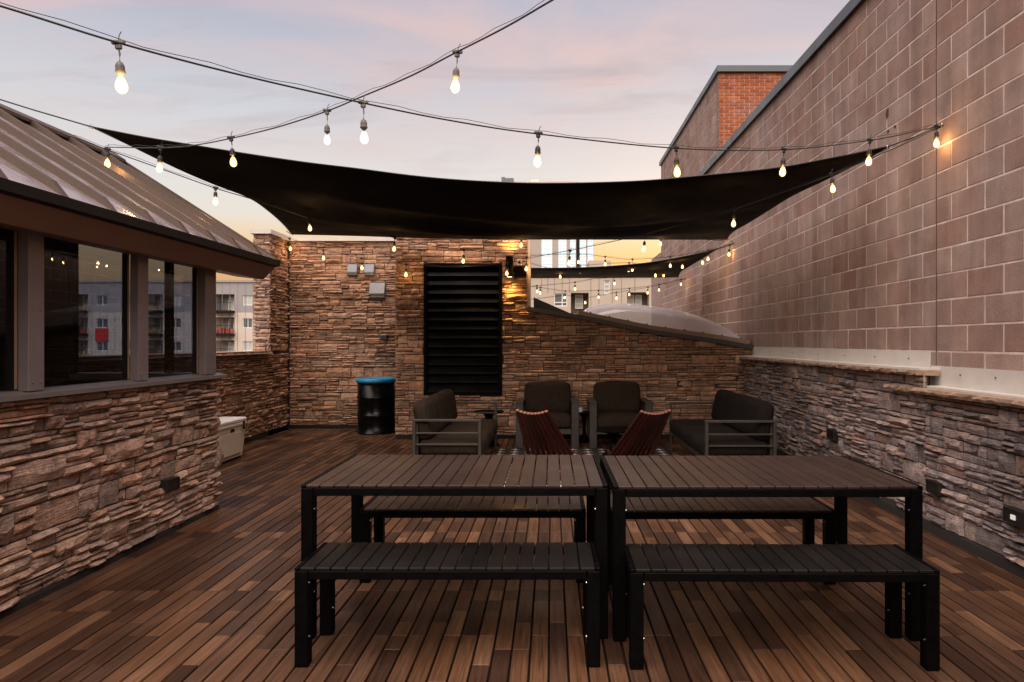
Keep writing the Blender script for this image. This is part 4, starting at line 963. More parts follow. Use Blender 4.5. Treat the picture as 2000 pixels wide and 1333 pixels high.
def strand(label, pts, bulbs, group, wire=True, r=0.0042, grey=(), dim=(), tail=None, unlit=False):
    """pts: cable points (px, py, d); bulbs: (px, py of the bulb's middle); the drop follows from the photo"""
    W = [P(*p) for p in pts]
    st = thing('string_light', tuple(W[0]), label, 'string lights', group)
    cur = resample(W, max(24, 8 * len(W)))
    MB().tube(cur, r, 6).build('cable', M_rope, st)
    if wire:
        n = len(cur); MB().tube([p + Vector((0, 0, 0.016 + 0.006 * math.sin(i * 0.9))) for i, p in enumerate(cur)][::2] + [cur[-1] + Vector((0, 0, 0.01))], 0.0016, 4).build('guide_wire', M_rope, st)
    pp = [proj(*p) for p in cur]
    for k, (bx, by) in enumerate(bulbs):
        j = min(range(len(cur)), key=lambda q: abs(pp[q][0] - bx))
        j2 = j + 1 if j + 1 < len(cur) and (pp[j + 1][0] - bx) * (pp[j][0] - bx) <= 0 else max(j - 1, 0)
        den_ = pp[j2][0] - pp[j][0]; t = (bx - pp[j][0]) / den_ if abs(den_) > 1e-6 else 0
        c = cur[j].lerp(cur[j2], min(max(t, 0), 1))
        zc = PZ(by, c.y)
        drop = min(max(c.z - 0.012 - (zc + 0.036) - 0.058, 0.012), 0.14)
        kd = round(drop * 200) / 200
        mat = M_sockgrey if k in grey else M_socket
        if (kd, mat.name) not in SOCK: SOCK[(kd, mat.name)] = socket_mesh(kd, mat)
        base = Vector((c.x, c.y, c.z - 0.012 - 0.058 - kd))
        M = Matrix.Translation(base) @ Matrix.Rotation(rng.uniform(-0.10, 0.10), 4, 'Y') @ Matrix.Rotation(rng.uniform(0, 0.5), 4, 'Z')
        hld = link('lamp_holder', SOCK[(kd, mat.name)], st, True, M)
        hld.matrix_basis = M
        bl = link('bulb', BULBDIM if k in dim else BULB, hld, False)
        if k not in dim: link('filament', FIL, hld, False)
        if k not in dim:
            lo = bpy.data.objects.new('bulb_light', FARLIGHT if base.y > 10.9 else BULBLIGHT); COL.objects.link(lo); lo.parent = hld; lo.location = (0, 0, -0.034)
    return st
G = 'festoon string lights over the deck'
strand('string light cable sagging from upper left across the sky to the block wall', [(-260, -62, 2.2), (0, 12, 2.4), (238, 86, 2.65), (470, 147, 3.0), (706, 201, 3.4), (880, 236, 3.7), (1050, 262, 4.0), (1320, 290, 4.38), (1529, 293, 4.72), (1697, 275, 5.0), (1780, 259, 5.13), (1842, 245, 5.24)],
       [(236, 168), (711, 271), (1050, 318), (1322, 338), (1529, 337), (1697, 317), (1829, 282)], G, grey=(0, 1), dim=(1,))
strand('string light cable running from the top edge of the sky down to the pavilion ridge', [(1240, -92, 2.55), (1080, 0, 2.85), (985, 55, 3.1), (885, 106, 3.4), (800, 150, 3.65), (705, 190, 3.95), (640, 217, 4.2), (545, 248, 4.4), (455, 270, 4.6), (380, 284, 4.85), (310, 289, 5.1), (205, 288, 5.5)],
       [(890, 170), (639, 274), (455, 318), (312, 330)], G, grey=(0, 1), dim=(1,))
strand('string light cable from the pavilion ridge passing under the big sail to the tower lamp', [(120, 262, 5.3), (160, 274, 5.4), (205, 291, 5.5), (320, 332, 5.8), (421, 368, 6.2), (500, 392, 6.8), (605, 427, 8.0), (690, 449, 8.8), (770, 465, 9.35), (850, 482, 9.75), (905, 488, 9.9), (970, 496, 10.02), (1028, 503, 10.12)],
       [(210, 315), (421, 395), (605, 447), (770, 487), (905, 511), (1028, 526)], G)
strand('string light cable from the tower corner rising under the sail to the block wall hook', [(1031, 505, 10.13), (1112, 490, 9.2), (1180, 476, 8.6), (1258, 458, 7.9), (1340, 437, 7.2), (1433, 409, 6.65), (1530, 376, 6.15), (1626, 341, 5.75), (1740, 293, 5.42), (1842, 247, 5.24)],
       [(1112, 515), (1258, 488), (1433, 438), (1626, 370)], G)
strand('string light cable draped along the stone walls from the corner pier to the tower', [(566, 466, 11.2), (600, 478, 11.1), (632, 489, 11.0), (670, 497, 10.9), (707, 505, 10.8), (755, 509, 10.3), (793, 517, 10.05), (880, 522, 10.0), (940, 519, 9.98), (990, 514, 9.96)],
       [(567, 487), (632, 505), (707, 524), (793, 538), (990, 535)], G)
strand('short string light cable hanging below the sail edge in front of the tower top', [(1018, 459, 10.0), (1080, 452, 9.4), (1180, 455, 9.6), (1290, 462, 10.6), (1415, 471, 11.25)], [(1018, 480), (1290, 477)], G)
G2 = 'festoon string lights over the neighbouring terrace'
strand('topmost string light cable over the next terrace, from far hook to tower side', [(1036, 500, 12.2), (1130, 497, 12.8), (1182, 502, 13.0), (1229, 507, 12.9), (1309, 502, 12.3), (1383, 489, 11.7), (1435, 476, 11.25)], [(1130, 513), (1182, 517), (1235, 528), (1309, 520), (1383, 507), (1424, 498)], G2)
strand('string light cable crossing below the second sail from the far hook', [(1036, 515, 13), (1094, 528, 13.6), (1133, 520, 13.4), (1229, 514, 13.2), (1280, 524, 13.3), (1333, 508, 12.4), (1372, 497, 11.9), (1435, 477, 11.25)], [(1094, 541), (1133, 531), (1228, 529), (1280, 539), (1333, 522), (1372, 514)], G2)
strand('string light cable from the second far hook dipping lowest over the skylight', [(1036, 586, 15.5), (1103, 578, 15.8), (1143, 582, 16.1), (1204, 572, 16.4), (1265, 562, 16.7), (1300, 554, 16.85), (1340, 544, 16.95)], [(1143, 592), (1204, 583), (1265, 573), (1330, 556)], G2)
strand('string light cable almost level in front of the beige wing facade', [(1036, 560, 15.6), (1055, 562, 15.8), (1103, 569, 16.0), (1169, 568, 16.3), (1229, 564, 16.6), (1287, 556, 16.85), (1340, 545, 16.95)], [(1055, 573), (1103, 582), (1169, 581), (1229, 576), (1287, 567)], G2)
strand('string light cable rising from the tower foot to the right under the second sail', [(1038, 560, 14.5), (1049, 559, 14.6), (1123, 552, 14.8), (1160, 545, 15.0), (1200, 542, 15.2), (1296, 527, 15.6), (1345, 520, 15.9)], [(1049, 570), (1123, 565), (1200, 555), (1296, 539)], G2)
# hooks on the walls
def hook(name, c, n, label):
    h_ = thing(name, tuple(c), label, 'wall hook')
    mb = MB(); mb.tube([c + n * 0.0, c - n * 0.0 + n * -0.05], 0.007, 8); mb.tube([c + Vector((0, 0.016 * math.cos(a), 0.016 * math.sin(a))) + n * 0.014 for a in [2 * math.pi * k / 10 for k in range(11)]], 0.0045, 6)
    mb.build('eye_bolt', M_bolt, h_); return h_
hook('eye_bolt_hook', HOOK1 + Vector((-0.02, 0, 0)), Vector((-1, 0, 0)), 'steel eye bolt on the block wall above the bright bulb glow')
hook('eye_bolt_hook', Vector((BX - 0.015, HOOK2.y, HOOK2.z)), Vector((-1, 0, 0)), 'steel eye bolt on the block wall holding the second sail')

# ------------------------------------------------------------------ wall fittings
def vent(px0, px1, py0, py1, label, group):
    d = BWY2 - 0.01; x0, x1, z0, z1 = PX(px0, d), PX(px1, d), PZ(py1, d), PZ(py0, d)
    v = thing('vent_hood', ((x0 + x1) / 2, d, z0), label, 'vent', group)
    h = z1 - z0; dp = 0.22 * h
    MB().box(x0 - 0.01, x1 + 0.01, BWY2 - 0.024, BWY2 + 0.03, z0 - 0.01, z1 + 0.01).build('back_plate', M_vent, v)
    mb = MB(); t = 0.004
    a, b_ = (BWY2 - 0.025, z1), (BWY2 - 0.025 - dp, z0 + h * 0.28)
    mb.prism([(x0, a[0], a[1]), (x0, b_[0], b_[1]), (x0, b_[0], b_[1] - 0.02), (x0, b_[0] + t, b_[1] - 0.02), (x0, a[0], a[1] - 0.012)], (x1 - x0, 0, 0))
    for xx in (x0, x1 - t): mb.prism([(xx, a[0], a[1] - 0.013), (xx, b_[0] + t, b_[1] - 0.021), (xx, b_[0] + t + 0.02, z0), (xx, a[0], z0)], (t, 0, 0))
    mb.build('hood', M_vent, v)
    MB().box(x0 + t, x1 - t, BWY2 - 0.05, BWY2 - 0.045, z0 + 0.005, z0 + h * 0.4).build('flap', plain('vent_flap', (0.30, 0.29, 0.26), 0.4, metal=0.6), v)
vent(680, 698, 517, 538, 'small square metal vent hood, left of the pair on the recessed stone wall', 'small paired vent hoods')
vent(713, 731, 517, 538, 'small square metal vent hood, right of the pair on the recessed stone wall', 'small paired vent hoods')
vent(723, 752, 553, 582, 'larger square metal vent hood below the pair of small vents', None)
d = BWY2 - 0.03
ob = thing('outlet_box', (PX(748, d), d, PZ(659, d)), 'small grey outlet cover on the recessed stone wall above the drum', 'outlet')
mb = MB(); mb.cbox(PX(742, d), PX(755, d), d - 0.02, d + 0.03, PZ(664, d), PZ(654, d), 0.006); mb.build('cover', M_vent, ob)
MB().box(PX(743.5, d), PX(753.5, d), d - 0.026, d - 0.0205, PZ(663, d), PZ(656, d)).build('flap', M_grey, ob)
# up-and-down sconce on the tower with its bracket, and the grey camera box
d = BWY - 0.09; SXc = PX(995, d)
sn = thing('wall_sconce', (SXc, d, 2.5), 'black cylinder up-and-down wall light on the tower right of the louvre', 'wall lamp')
z0, z1 = PZ(541, d), PZ(501, d)
MB().lathe([(0.052, 0), (0.055, 0.004), (0.055, z1 - z0 - 0.004), (0.052, z1 - z0), (0.045, z1 - z0), (0.045, z1 - z0 - 0.02), (0.001, z1 - z0 - 0.02)], 20, (SXc, d, z0)).build('cylinder', M_black, sn)
MB().box(SXc - 0.03, SXc + 0.03, d + 0.05, BWY + 0.05, (z0 + z1) / 2 - 0.05, (z0 + z1) / 2 + 0.05).build('bracket', M_black, sn)
MB().lathe([(0.001, -0.0015), (0.04, -0.0015), (0.04, -0.001)], 16, (SXc, d, z0), cap=False).build('lens', emit_mat('sconce_lens', (1, 0.68, 0.3), 3, 'NONE'), sn)
for rx, zz, e in ((0, z0 - 0.01, 17.0), (180, z1 + 0.01, 16.0)):
    ld = bpy.data.lights.new('sconce_beam', 'SPOT'); ld.energy = e; ld.color = (1.0, 0.60, 0.16); ld.spot_size = R(125); ld.spot_blend = 1.0; ld.shadow_soft_size = 0.045
    lo = bpy.data.objects.new('sconce_beam', ld); COL.objects.link(lo); lo.parent = sn; lo.matrix_parent_inverse = PINV[sn.name]; lo.location = (SXc, d, zz); lo.rotation_euler = (R(rx), 0, 0)
d = BWY - 0.05
cb_ = thing('camera_box', (PX(1016, d), d, 2.6), 'small grey security box on a black bracket beside the wall lamp', 'camera')
MB().cbox(PX(1009, d), PX(1020, d), d - 0.06, d + 0.02, PZ(519, d), PZ(508, d), 0.01).build('housing', plain('camera_grey', (0.40, 0.40, 0.42), 0.5), cb_)
MB().lathe([(0.001, 0), (0.018, 0), (0.018, 0.004), (0.012, 0.008)], 12).build('lens', M_drum, cb_).matrix_basis = Matrix.Translation((PX(1014.5, d), d - 0.062, PZ(513.5, d))) @ Matrix.Rotation(R(90), 4, 'X')
mb = MB(); mb.cbox(PX(1004, d), PX(1028, d), d - 0.02, d + 0.06, PZ(540, d), PZ(521, d), 0.008); mb.build('bracket', M_black, cb_)
# recessed step lights in the side walls
def step_light(side, dd, zz, label, lit=False):
    x = RW if side > 0 else LW
    n = -side
    s_ = thing('step_light', (x, dd, zz), label, 'step light', 'recessed step lights')
    w, h = 0.08, 0.045
    mb = MB(); xa, xb = (x - 0.040, x + 0.03) if side > 0 else (x - 0.03, x + 0.040)
    mb.box(xa, xb, dd - w, dd + w, zz + h - 0.008, zz + h); mb.box(xa, xb, dd - w, dd + w, zz - h, zz - h + 0.008)
    mb.box(xa, xb, dd - w, dd - w + 0.008, zz - h + 0.0081, zz + h - 0.0081); mb.box(xa, xb, dd + w - 0.008, dd + w, zz - h + 0.0081, zz + h - 0.0081)
    mb.build('trim', M_blackp, s_)
    xr = x - 0.035 * side
    mb = MB(); mb.box(min(xr, xr + 0.01 * side), max(xr, xr + 0.01 * side), dd - w + 0.0085, dd + w - 0.0085, zz - h + 0.0085, zz + h - 0.0085); mb.build('recess', M_blackp, s_)
    if lit:
        xl = x - 0.041
        MB().cbox(xl, xl + 0.010, dd - 0.03, dd + 0.012, zz - 0.018, zz + 0.012, 0.002).build('lens', M_led, s_)
step_light(1, 6.94, 0.507, 'black recessed step light in the right stone wall nearest the sofa')
step_light(1, 5.08, 0.366, 'black recessed step light in the right stone wall beside the table corner')
step_light(1, 4.20, 0.375, 'recessed step light with pale lens at the right edge of the stone wall', True)
step_light(-1, 5.12, 0.38, 'black recessed step light in the stone base of the pavilion')

# ------------------------------------------------------------------ tables and benches
def slat_bench(L_, D_, Hh, nsl, mats, leg=0.06):
    """local: origin at centre of the footprint on the deck"""
    root = bpy.data.objects.new('tmp', None); COL.objects.link(root)
    x0, x1, y0, y1 = -L_ / 2, L_ / 2, -D_ / 2, D_ / 2
    th = 0.014; rim = 0.022; ap = 0.052
    mb = MB()     # rails
    mb.cbox(x0 + leg + 0.001, x1 - leg - 0.001, y0, y0 + 0.035, Hh - th - ap + 0.012, Hh - th - 0.002, 0.003); mb.cbox(x0 + leg + 0.001, x1 - leg - 0.001, y1 - 0.035, y1, Hh - th - ap + 0.012, Hh - th - 0.002, 0.003)
    mb.cbox(x0, x0 + rim, y0 + leg + 0.001, y1 - leg - 0.001, Hh - ap, Hh, 0.003); mb.cbox(x1 - rim, x1, y0 + leg + 0.001, y1 - leg - 0.001, Hh - ap, Hh, 0.003)
    for xx in (x0, x1 - rim): mb.cbox(xx, xx + rim, y0, y0 + leg, Hh - th - 0.0015, Hh, 0.003); mb.cbox(xx, xx + rim, y1 - leg, y1, Hh - th - 0.0015, Hh, 0.003)
    mb.build('frame', M_black, root, world=False)
    lgm = MB().cbox(-leg / 2, leg / 2, -leg / 2, leg / 2, 0, Hh - th - 0.002, 0.004).mesh('leg', M_black)
    bm = MB().lathe([(0.006, 0), (0.006, 0.003), (0.003, 0.0055)], 8).mesh('bolt', M_bolt)
    for sx in (-1, 1):
        for sy in (-1, 1):
            lo = link('leg', lgm, root, False); lo.location = (sx * (L_ / 2 - leg / 2), sy * (D_ / 2 - leg / 2), 0)
            for zf in (0.30, 0.84):
                b_ = link('bolt', bm, lo, False); b_.location = (-sx * leg / 2, sy * 0.0 - 0.012, Hh * zf); b_.rotation_euler = (0, R(-90 * sx), 0)
    w = (L_ - 2 * rim) / nsl
    sm = [MB().cbox(-w / 2 + 0.0028, w / 2 - 0.0028, y0 + 0.001, y1 - 0.001, Hh - th, Hh - 0.0005, 0.0022).mesh('slat', m) for m in mats]
    for i in range(nsl):
        o = link('slat', rng.choice(sm), root, False); o.location = (x0 + rim + (i + 0.5) * w, 0, rng.uniform(-0.0006, 0.0))
    return root
def place(root, name, xa, xb, d, D_, label, cat, group, rz=0.0):
    index_children(root)
    c = copy_tree(root); c.name = name
    c.location = ((xa + xb) / 2, d + D_ / 2, 0.0); c.rotation_euler = (0, 0, rz)
    return tag(c, label, cat, group)
T = slat_bench(1.498, 0.895, 0.752, 21, [M_slat])
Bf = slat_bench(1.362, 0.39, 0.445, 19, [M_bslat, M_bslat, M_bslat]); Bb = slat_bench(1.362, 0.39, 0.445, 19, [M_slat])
place(T, 'slatted_table', -1.222, 0.276, 3.327, 0.895, 'brown slatted table with black metal legs, left of the two', 'table', 'slatted dining tables')
place(T, 'slatted_table', 0.290, 1.806, 3.300, 0.895, 'brown slatted table with black metal legs, right of the two', 'table', 'slatted dining tables', R(0.15))
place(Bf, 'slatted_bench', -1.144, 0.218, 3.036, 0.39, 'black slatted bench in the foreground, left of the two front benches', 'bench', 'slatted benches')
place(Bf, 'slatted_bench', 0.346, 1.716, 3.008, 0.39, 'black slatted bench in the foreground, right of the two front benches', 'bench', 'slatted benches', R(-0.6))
place(Bb, 'slatted_bench', -1.154, 0.208, 4.10, 0.39, 'brown slatted bench behind the left table', 'bench', 'slatted benches')
place(Bb, 'slatted_bench', 0.336, 1.698, 4.07, 0.39, 'brown slatted bench behind the right table', 'bench', 'slatted benches')
def drop_tree(o):
    for q in list(o.children): drop_tree(q)
    bpy.data.objects.remove(o)
for r_ in (T, Bf, Bb): drop_tree(r_)

# ------------------------------------------------------------------ lounge furniture
def pillow(x0, x1, y0, y1, z0, z1, r=0.05, n=6, puff=0.02, M=None):
    """soft box: superellipsoid-like rounded block"""
    c = Vector(((x0 + x1) / 2, (y0 + y1) / 2, (z0 + z1) / 2)); h = Vector(((x1 - x0) / 2, (y1 - y0) / 2, (z1 - z0) / 2))
    vs = []; fs = []; N_ = n * 2
    def face(ax, sg):
        a, b_ = [i for i in range(3) if i != ax]; base = len(vs)
        for i in range(N_ + 1):
            for j in range(N_ + 1):
                def ease(t): return math.copysign(1 - (1 - abs(t)) ** 1.6, t)
                q = [0, 0, 0]; q[ax] = sg; q[a] = ease(-1 + 2 * i / N_); q[b_] = ease(-1 + 2 * j / N_)
                p = Vector((q[0] * h[0], q[1] * h[1], q[2] * h[2]))
                inner = Vector([max(min(p[k], h[k] - r), -(h[k] - r)) if h[k] > r else 0 for k in range(3)])
                dlt = p - inner
                if dlt.length > 1e-9: p = inner + dlt.normalized() * min(r, min(h) if min(h) < r else r)
                bul = puff * (1 - q[a] ** 2) * (1 - q[b_] ** 2) * sg; p[ax] += bul
                vs.append(c + p)
        for i in range(N_):
            for j in range(N_):
                k0 = base + i * (N_ + 1) + j; quad = (k0, k0 + N_ + 1, k0 + N_ + 2, k0 + 1)
                flip = (sg < 0) ^ (ax == 1)
                fs.append(quad[::-1] if flip else quad)
    for ax in range(3):
        for sg in (-1, 1): face(ax, sg)
    if M is not None: vs = [M @ p for p in vs]
    return vs, fs
def armchair(cx, yf, label):
    a = thing('lounge_armchair', (cx, yf + 0.4, 0), label, 'armchair', 'lounge armchairs by the back wall')
    w = 0.43; aw = 0.10
    for sx in (-1, 1):
        xo = cx + sx * w; xi = cx + sx * (w - aw); xl, xr = min(xo, xi), max(xo, xi)
        MB().cbox(xl, xr, yf, yf + 0.045, 0, 0.605, 0.004).build('leg', M_grey, a); MB().cbox(xl, xr, yf + 0.70, yf + 0.745, 0, 0.605, 0.004).build('leg', M_grey, a)
        MB().cbox(xl, xr, yf - 0.002, yf + 0.747, 0.606, 0.632, 0.004).build('arm', M_grey, a)
    mb = MB(); mb.cbox(cx - w + aw + 0.001, cx + w - aw - 0.001, yf + 0.02, yf + 0.06, 0.19, 0.26, 0.004); mb.cbox(cx - w + aw + 0.001, cx + w - aw - 0.001, yf + 0.061, yf + 0.70, 0.21, 0.24, 0.004); mb.build('seat_frame', M_grey, a)
    v, f_ = pillow(cx - 0.325, cx + 0.325, yf + 0.015, yf + 0.60, 0.262, 0.43, 0.05); MB().add(v, f_).build('seat_cushion', M_cush, a, smooth=True)
    M = Matrix.Translation((cx, yf + 0.60, 0.42)) @ Matrix.Rotation(R(-12), 4, 'X')
    v, f_ = pillow(-0.325, 0.325, -0.10, 0.06, 0.0, 0.44, 0.055, M=M); bc = MB().add(v, f_).build('back_cushion', M_cush, a, smooth=True)
    crn = [(-0.285, 0.035), (0.285, 0.035), (0.305, 0.06), (0.305, 0.385), (0.285, 0.405), (-0.285, 0.405), (-0.305, 0.385), (-0.305, 0.06), (-0.285, 0.035)]
    MB().tube([M @ Vector((q[0], -0.094, q[1])) for q in crn], 0.005, 5).build('piping', M_cush, bc)
    M = Matrix.Translation((cx, yf + 0.67, 0.25)) @ Matrix.Rotation(R(-10), 4, 'X')
    MB().cbox(-0.32, 0.32, 0, 0.03, 0, 0.42, 0.004, M).build('back_frame', M_grey, a)
armchair(PX(1069, 9.3), 9.28, 'grey-framed lounge armchair with taupe cushions, left of the two at the back wall')
armchair(PX(1213, 9.3), 9.28, 'grey-framed lounge armchair with taupe cushions, right of the two at the back wall')
def sofa(x_out, x_in, y0, y1, label, cush):
    """x_out: back side, x_in: front edge"""
    s_ = thing('lounge_sofa', ((x_out + x_in) / 2, (y0 + y1) / 2, 0), label, 'sofa', 'lounge sofas facing each other')
    sg = 1 if x_in > x_out else -1; xl, xr = min(x_out, x_in), max(x_out, x_in); t = 0.032
    for yy in (y0, y1 - 0.045):
        for xx in (xl, xr - t): MB().cbox(xx, xx + t, yy, yy + 0.045, 0, 0.62, 0.004).build('leg', M_grey, s_)
        MB().cbox(xl - 0.002, xr + 0.002, yy - 0.002, yy + 0.047, 0.6205, 0.645, 0.004).build('arm', M_grey, s_)
        for z_ in (0.372, 0.49): MB().cbox(xl + t, xr - t, yy + 0.012, yy + 0.032, z_, z_ + 0.018, 0.003).build('side_bar', M_grey, s_)
    mb = MB(); mb.cbox(xl + 0.02, xr - 0.02, y0 + 0.048, y1 - 0.048, 0.20, 0.25, 0.004); mb.build('seat_frame', M_grey, s_)
    L_ = y1 - y0 - 0.11
    bx = x_out + 0.02 * sg
    MB().cbox(min(bx, bx + 0.03 * sg), max(bx, bx + 0.03 * sg), y0 + 0.05, y1 - 0.05, 0.2505, 0.62, 0.004).build('back_frame', M_grey, s_)
    nb = 3
    for k in range(nb):
        ya = y0 + 0.055 + L_ * k / nb; yb = y0 + 0.055 + L_ * (k + 1) / nb - 0.006
        xa, xb = x_out + 0.06 * sg, x_in + 0.012 * sg
        v, f_ = pillow(min(xa, xb), max(xa, xb), ya, yb, 0.252, 0.425, 0.05); MB().add(v, f_).build('seat_cushion', cush, s_, smooth=True)
        M = Matrix.Translation((x_out + 0.13 * sg, 0, 0.42)) @ Matrix.Rotation(R(-11 * sg + rng.uniform(-2, 2)), 4, 'Y')
        v, f_ = pillow(-0.08, 0.08, ya, yb, 0.0, 0.40, 0.055, M=M); MB().add(v, f_).build('back_cushion', cush, s_, smooth=True)
sofa(PX(806, 7.1), PX(940, 7.1), 7.08, 9.17, 'grey-framed lounge sofa with taupe cushions on the left, facing right', M_cush)
sofa(PX(1516, 7.0), PX(1377, 7.0), 6.98, 9.12, 'grey-framed lounge sofa with dark cushions on the right, facing left', M_cushd)
# rug with a star lattice
rx0, rx1, ry0, ry1 = -0.70, 1.52, 6.55, 9.22
M_rug, nt, b = mat_new('rug_black_star'); N, L = nt.nodes, nt.links
g_ = N.new('ShaderNodeNewGeometry'); mp_ = N.new('ShaderNodeMapping'); mp_.inputs['Scale'].default_value = (5.2, 5.2, 5.2); L.new(g_.outputs['Position'], mp_.inputs[0])
sv = N.new('ShaderNodeSeparateXYZ'); L.new(mp_.outputs[0], sv.inputs[0])
def mnode(op, a, b_=None):
    n_ = N.new('ShaderNodeMath'); n_.operation = op
    for i, q in enumerate((a, b_)):
        if q is None: continue
        if isinstance(q, (int, float)): n_.inputs[i].default_value = q
        else: L.new(q, n_.inputs[i])
    return n_.outputs[0]
def tri(s_): return mnode('ABSOLUTE', mnode('SUBTRACT', mnode('FRACT', s_), 0.5))
tx, ty = tri(sv.outputs[0]), tri(sv.outputs[1])
d1 = mnode('LESS_THAN', mnode('MULTIPLY', tx, ty), 0.012); d2_ = mnode('LESS_THAN', mnode('ADD', tx, ty), 0.33)
star = mnode('MULTIPLY', d1, d2_)
mxr = N.new('ShaderNodeMixRGB'); L.new(star, mxr.inputs[0]); mxr.inputs[1].default_value = (0.012, 0.011, 0.011, 1); mxr.inputs[2].default_value = (0.55, 0.50, 0.46, 1); L.new(mxr.outputs[0], b.inputs['Base Color']); b.inputs['Roughness'].default_value = 0.95
rug = MB().cbox(rx0, rx1, ry0, ry1, 0.001, 0.009, 0.003).build('area_rug', M_rug); tag(rug, 'black rug with white star lattice under the lounge seats', 'rug')
def round_table(cx, cy, h, r, label, name='side_table'):
    t_ = thing(name, (cx, cy, 0), label, 'side table')
    MB().lathe([(r - 0.01, h - 0.022), (r, h - 0.018), (r, h - 0.004), (r - 0.006, h)], 28, (cx, cy, 0)).build('table_top', M_black, t_)
    MB().lathe([(r * 0.72, 0.010), (r * 0.7, 0.022), (r * 0.25, 0.10), (r * 0.14, h * 0.5), (r * 0.3, h - 0.06), (r * 0.5, h - 0.023)], 20, (cx, cy, 0)).build('pedestal', M_black, t_)
    return t_
round_table(PX(955, 9.55), 9.55, 0.485, 0.21, 'black round side table with pedestal beside the left sofa')
round_table(PX(1198, 8.6), 8.6, 0.345, 0.22, 'low black round table in front of the right armchair')
round_table(PX(1141, 9.85), 9.85, 0.44, 0.13, 'small black round stand between the two armchairs')
cd = thing('candle_jar', (PX(1134, 9.82), 9.82, 0.44), 'small white candle jar on the stand between the armchairs', 'candle')
MB().lathe([(0.026, 0), (0.03, 0.006), (0.03, 0.06), (0.027, 0.064), (0.022, 0.064), (0.022, 0.05), (0.001, 0.05)], 14, (PX(1134, 9.82), 9.82, 0.4405)).build('jar', M_frame, cd)
MB().tube([(PX(1134, 9.82), 9.82, 0.49), (PX(1134, 9.82), 9.82, 0.505)], 0.002, 5).build('wick', M_black, cd)
# folding stick chairs
def stick_chair(cx, cy, ang, label):
    c = thing('stick_chair', (cx, cy, 0), label, 'chair', 'red wooden stick chairs', rz=ang)
    # local: +y is the way the chair faces
    def stick(name, p0, p1, w, t):
        p0, p1 = Vector(p0), Vector(p1); l = (p1 - p0).length
        z = (p1 - p0).normalized(); x = Vector((1, 0, 0)); x = (x - z * x.dot(z)).normalized(); y = z.cross(x)
        M = Matrix(((x.x, y.x, z.x, p0.x), (x.y, y.y, z.y, p0.y), (x.z, y.z, z.z, p0.z), (0, 0, 0, 1)))
        me = MB().cbox(-w / 2, w / 2, -t / 2, t / 2, 0, l, 0.003, M).mesh(name, M_red)
        o = link(name, me, c, False)
        me2 = MB().cbox(-w / 2 + 0.002, w / 2 - 0.002, -t / 2 + 0.002, t / 2 - 0.002, l + 0.0005, l + 0.003, 0.001, M).mesh('end_grain', M_redend); link('end_grain', me2, o, False)
    nb = 9
    for i in range(nb):
        u = (i - (nb - 1) / 2) / (nb - 1)
        zt = 0.755 - 0.018 * (1 - (2 * u) ** 2) * 1.6
        stick('back_stick', (u * 0.58, 0.40, 0.012), (u * 0.31, -0.36, zt), 0.0365, 0.030)
    for i in range(nb - 1):
        u = (i - (nb - 2) / 2) / (nb - 1)
        stick('seat_stick', (u * 0.56, -0.30, 0.012), (u * 0.54, 0.27, 0.27), 0.026, 0.030)
    mb = MB(); mb.tube([(-0.27, 0.06, 0.19), (0.27, 0.06, 0.19)], 0.005, 6); mb.build('tie_rod', M_bolt, c, world=False)
stick_chair(-0.075, 7.22, R(-20), 'dark red wooden stick chair seen from behind, left of the two')
stick_chair(0.925, 7.20, R(20), 'dark red wooden stick chair seen from behind, right of the two')

# ------------------------------------------------------------------ drum and cooler
DX, DY = PX(735, 10.92), 10.92
dr = thing('steel_drum', (DX, DY, 0), 'black steel drum with blue lid standing before the recessed stone wall', 'drum')
r = 0.292
prof = [(r - 0.02, 0.0), (r + 0.005, 0.004), (r + 0.006, 0.016), (r, 0.02)]
for zc in (0.29, 0.57):
    prof += [(r, zc - 0.02), (r + 0.012, zc - 0.006), (r + 0.012, zc + 0.006), (r, zc + 0.02)]
prof += [(r, 0.80), (r - 0.01, 0.802)]
MB().lathe(prof, 40, (DX, DY, 0)).build('drum_body', M_drum, dr, smooth=True)
MB().lathe([(r + 0.004, 0.803), (r + 0.018, 0.806), (r + 0.020, 0.85), (r + 0.010, 0.868), (r - 0.02, 0.873), (r - 0.024, 0.866), (0.001, 0.868)], 40, (DX, DY, 0)).build('lid', M_drumlid, dr, smooth=True)
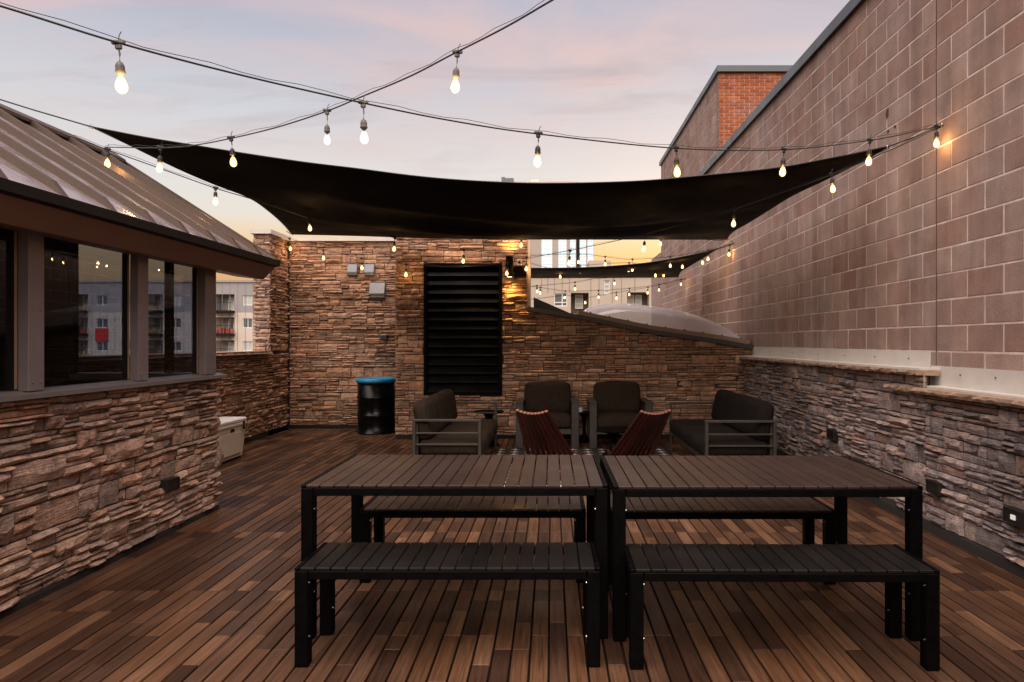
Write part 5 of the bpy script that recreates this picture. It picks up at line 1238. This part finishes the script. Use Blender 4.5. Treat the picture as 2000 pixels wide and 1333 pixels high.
MB().lathe([(r + 0.0205, 0.814), (r + 0.026, 0.818), (r + 0.026, 0.828), (r + 0.0205, 0.832)], 40, (DX, DY, 0), cap=False).build('clamp_ring', plain('clamp_ring', (0.02, 0.12, 0.22), 0.35, metal=0.4), dr, smooth=True)
cy0, cy1, cx1, cx0 = 7.62, 8.62, -3.86, -4.28
co = thing('cooler_box', ((cx0 + cx1) / 2, (cy0 + cy1) / 2, 0), 'tan hard cooler with pale lid on the deck behind the pavilion corner', 'cooler')
mb = MB()
def taper(x0, x1, y0, y1, z0, z1, ins):
    v = [(x0 + ins, y0 + ins, z0), (x1 - ins, y0 + ins, z0), (x1 - ins, y1 - ins, z0), (x0 + ins, y1 - ins, z0), (x0, y0, z1), (x1, y0, z1), (x1, y1, z1), (x0, y1, z1)]
    return v, [(3, 2, 1, 0), (4, 5, 6, 7), (0, 1, 5, 4), (1, 2, 6, 5), (2, 3, 7, 6), (3, 0, 4, 7)]
mb.add(*taper(cx0, cx1, cy0, cy1, 0.03, 0.405, 0.03)); mb.build('cooler_body', M_cooler, co)
MB().cbox(cx0 + 0.06, cx1 + 0.002, cy0 + 0.12, cy1 - 0.12, 0.07, 0.345, 0.012).build('side_panel', M_cooler, co)
MB().cbox(cx0 - 0.012, cx1 + 0.015, cy0 - 0.012, cy1 + 0.015, 0.410, 0.452, 0.012).build('lid_rim', M_cooler, co)
MB().cbox(cx0 - 0.01, cx1 + 0.012, cy0 - 0.01, cy1 + 0.012, 0.4525, 0.505, 0.014).build('lid', M_coolerlid, co)
for yy in (cy0 + 0.2, cy1 - 0.10):
    MB().cbox(cx1 + 0.0155, cx1 + 0.03, yy - 0.018, yy + 0.018, 0.36, 0.465, 0.004).build('latch', M_blackp, co)
MB().cbox(cx1 - 0.02, cx1 + 0.006, cy0 + 0.60, cy0 + 0.69, 0.355, 0.395, 0.004).build('handle_slot', M_blackp, co)
for yy in (cy0 + 0.08, cy1 - 0.08):
    for xx in (cx0 + 0.08, cx1 - 0.08): MB().cbox(xx - 0.03, xx + 0.03, yy - 0.03, yy + 0.03, 0.0, 0.0295, 0.004).build('foot', M_blackp, co)
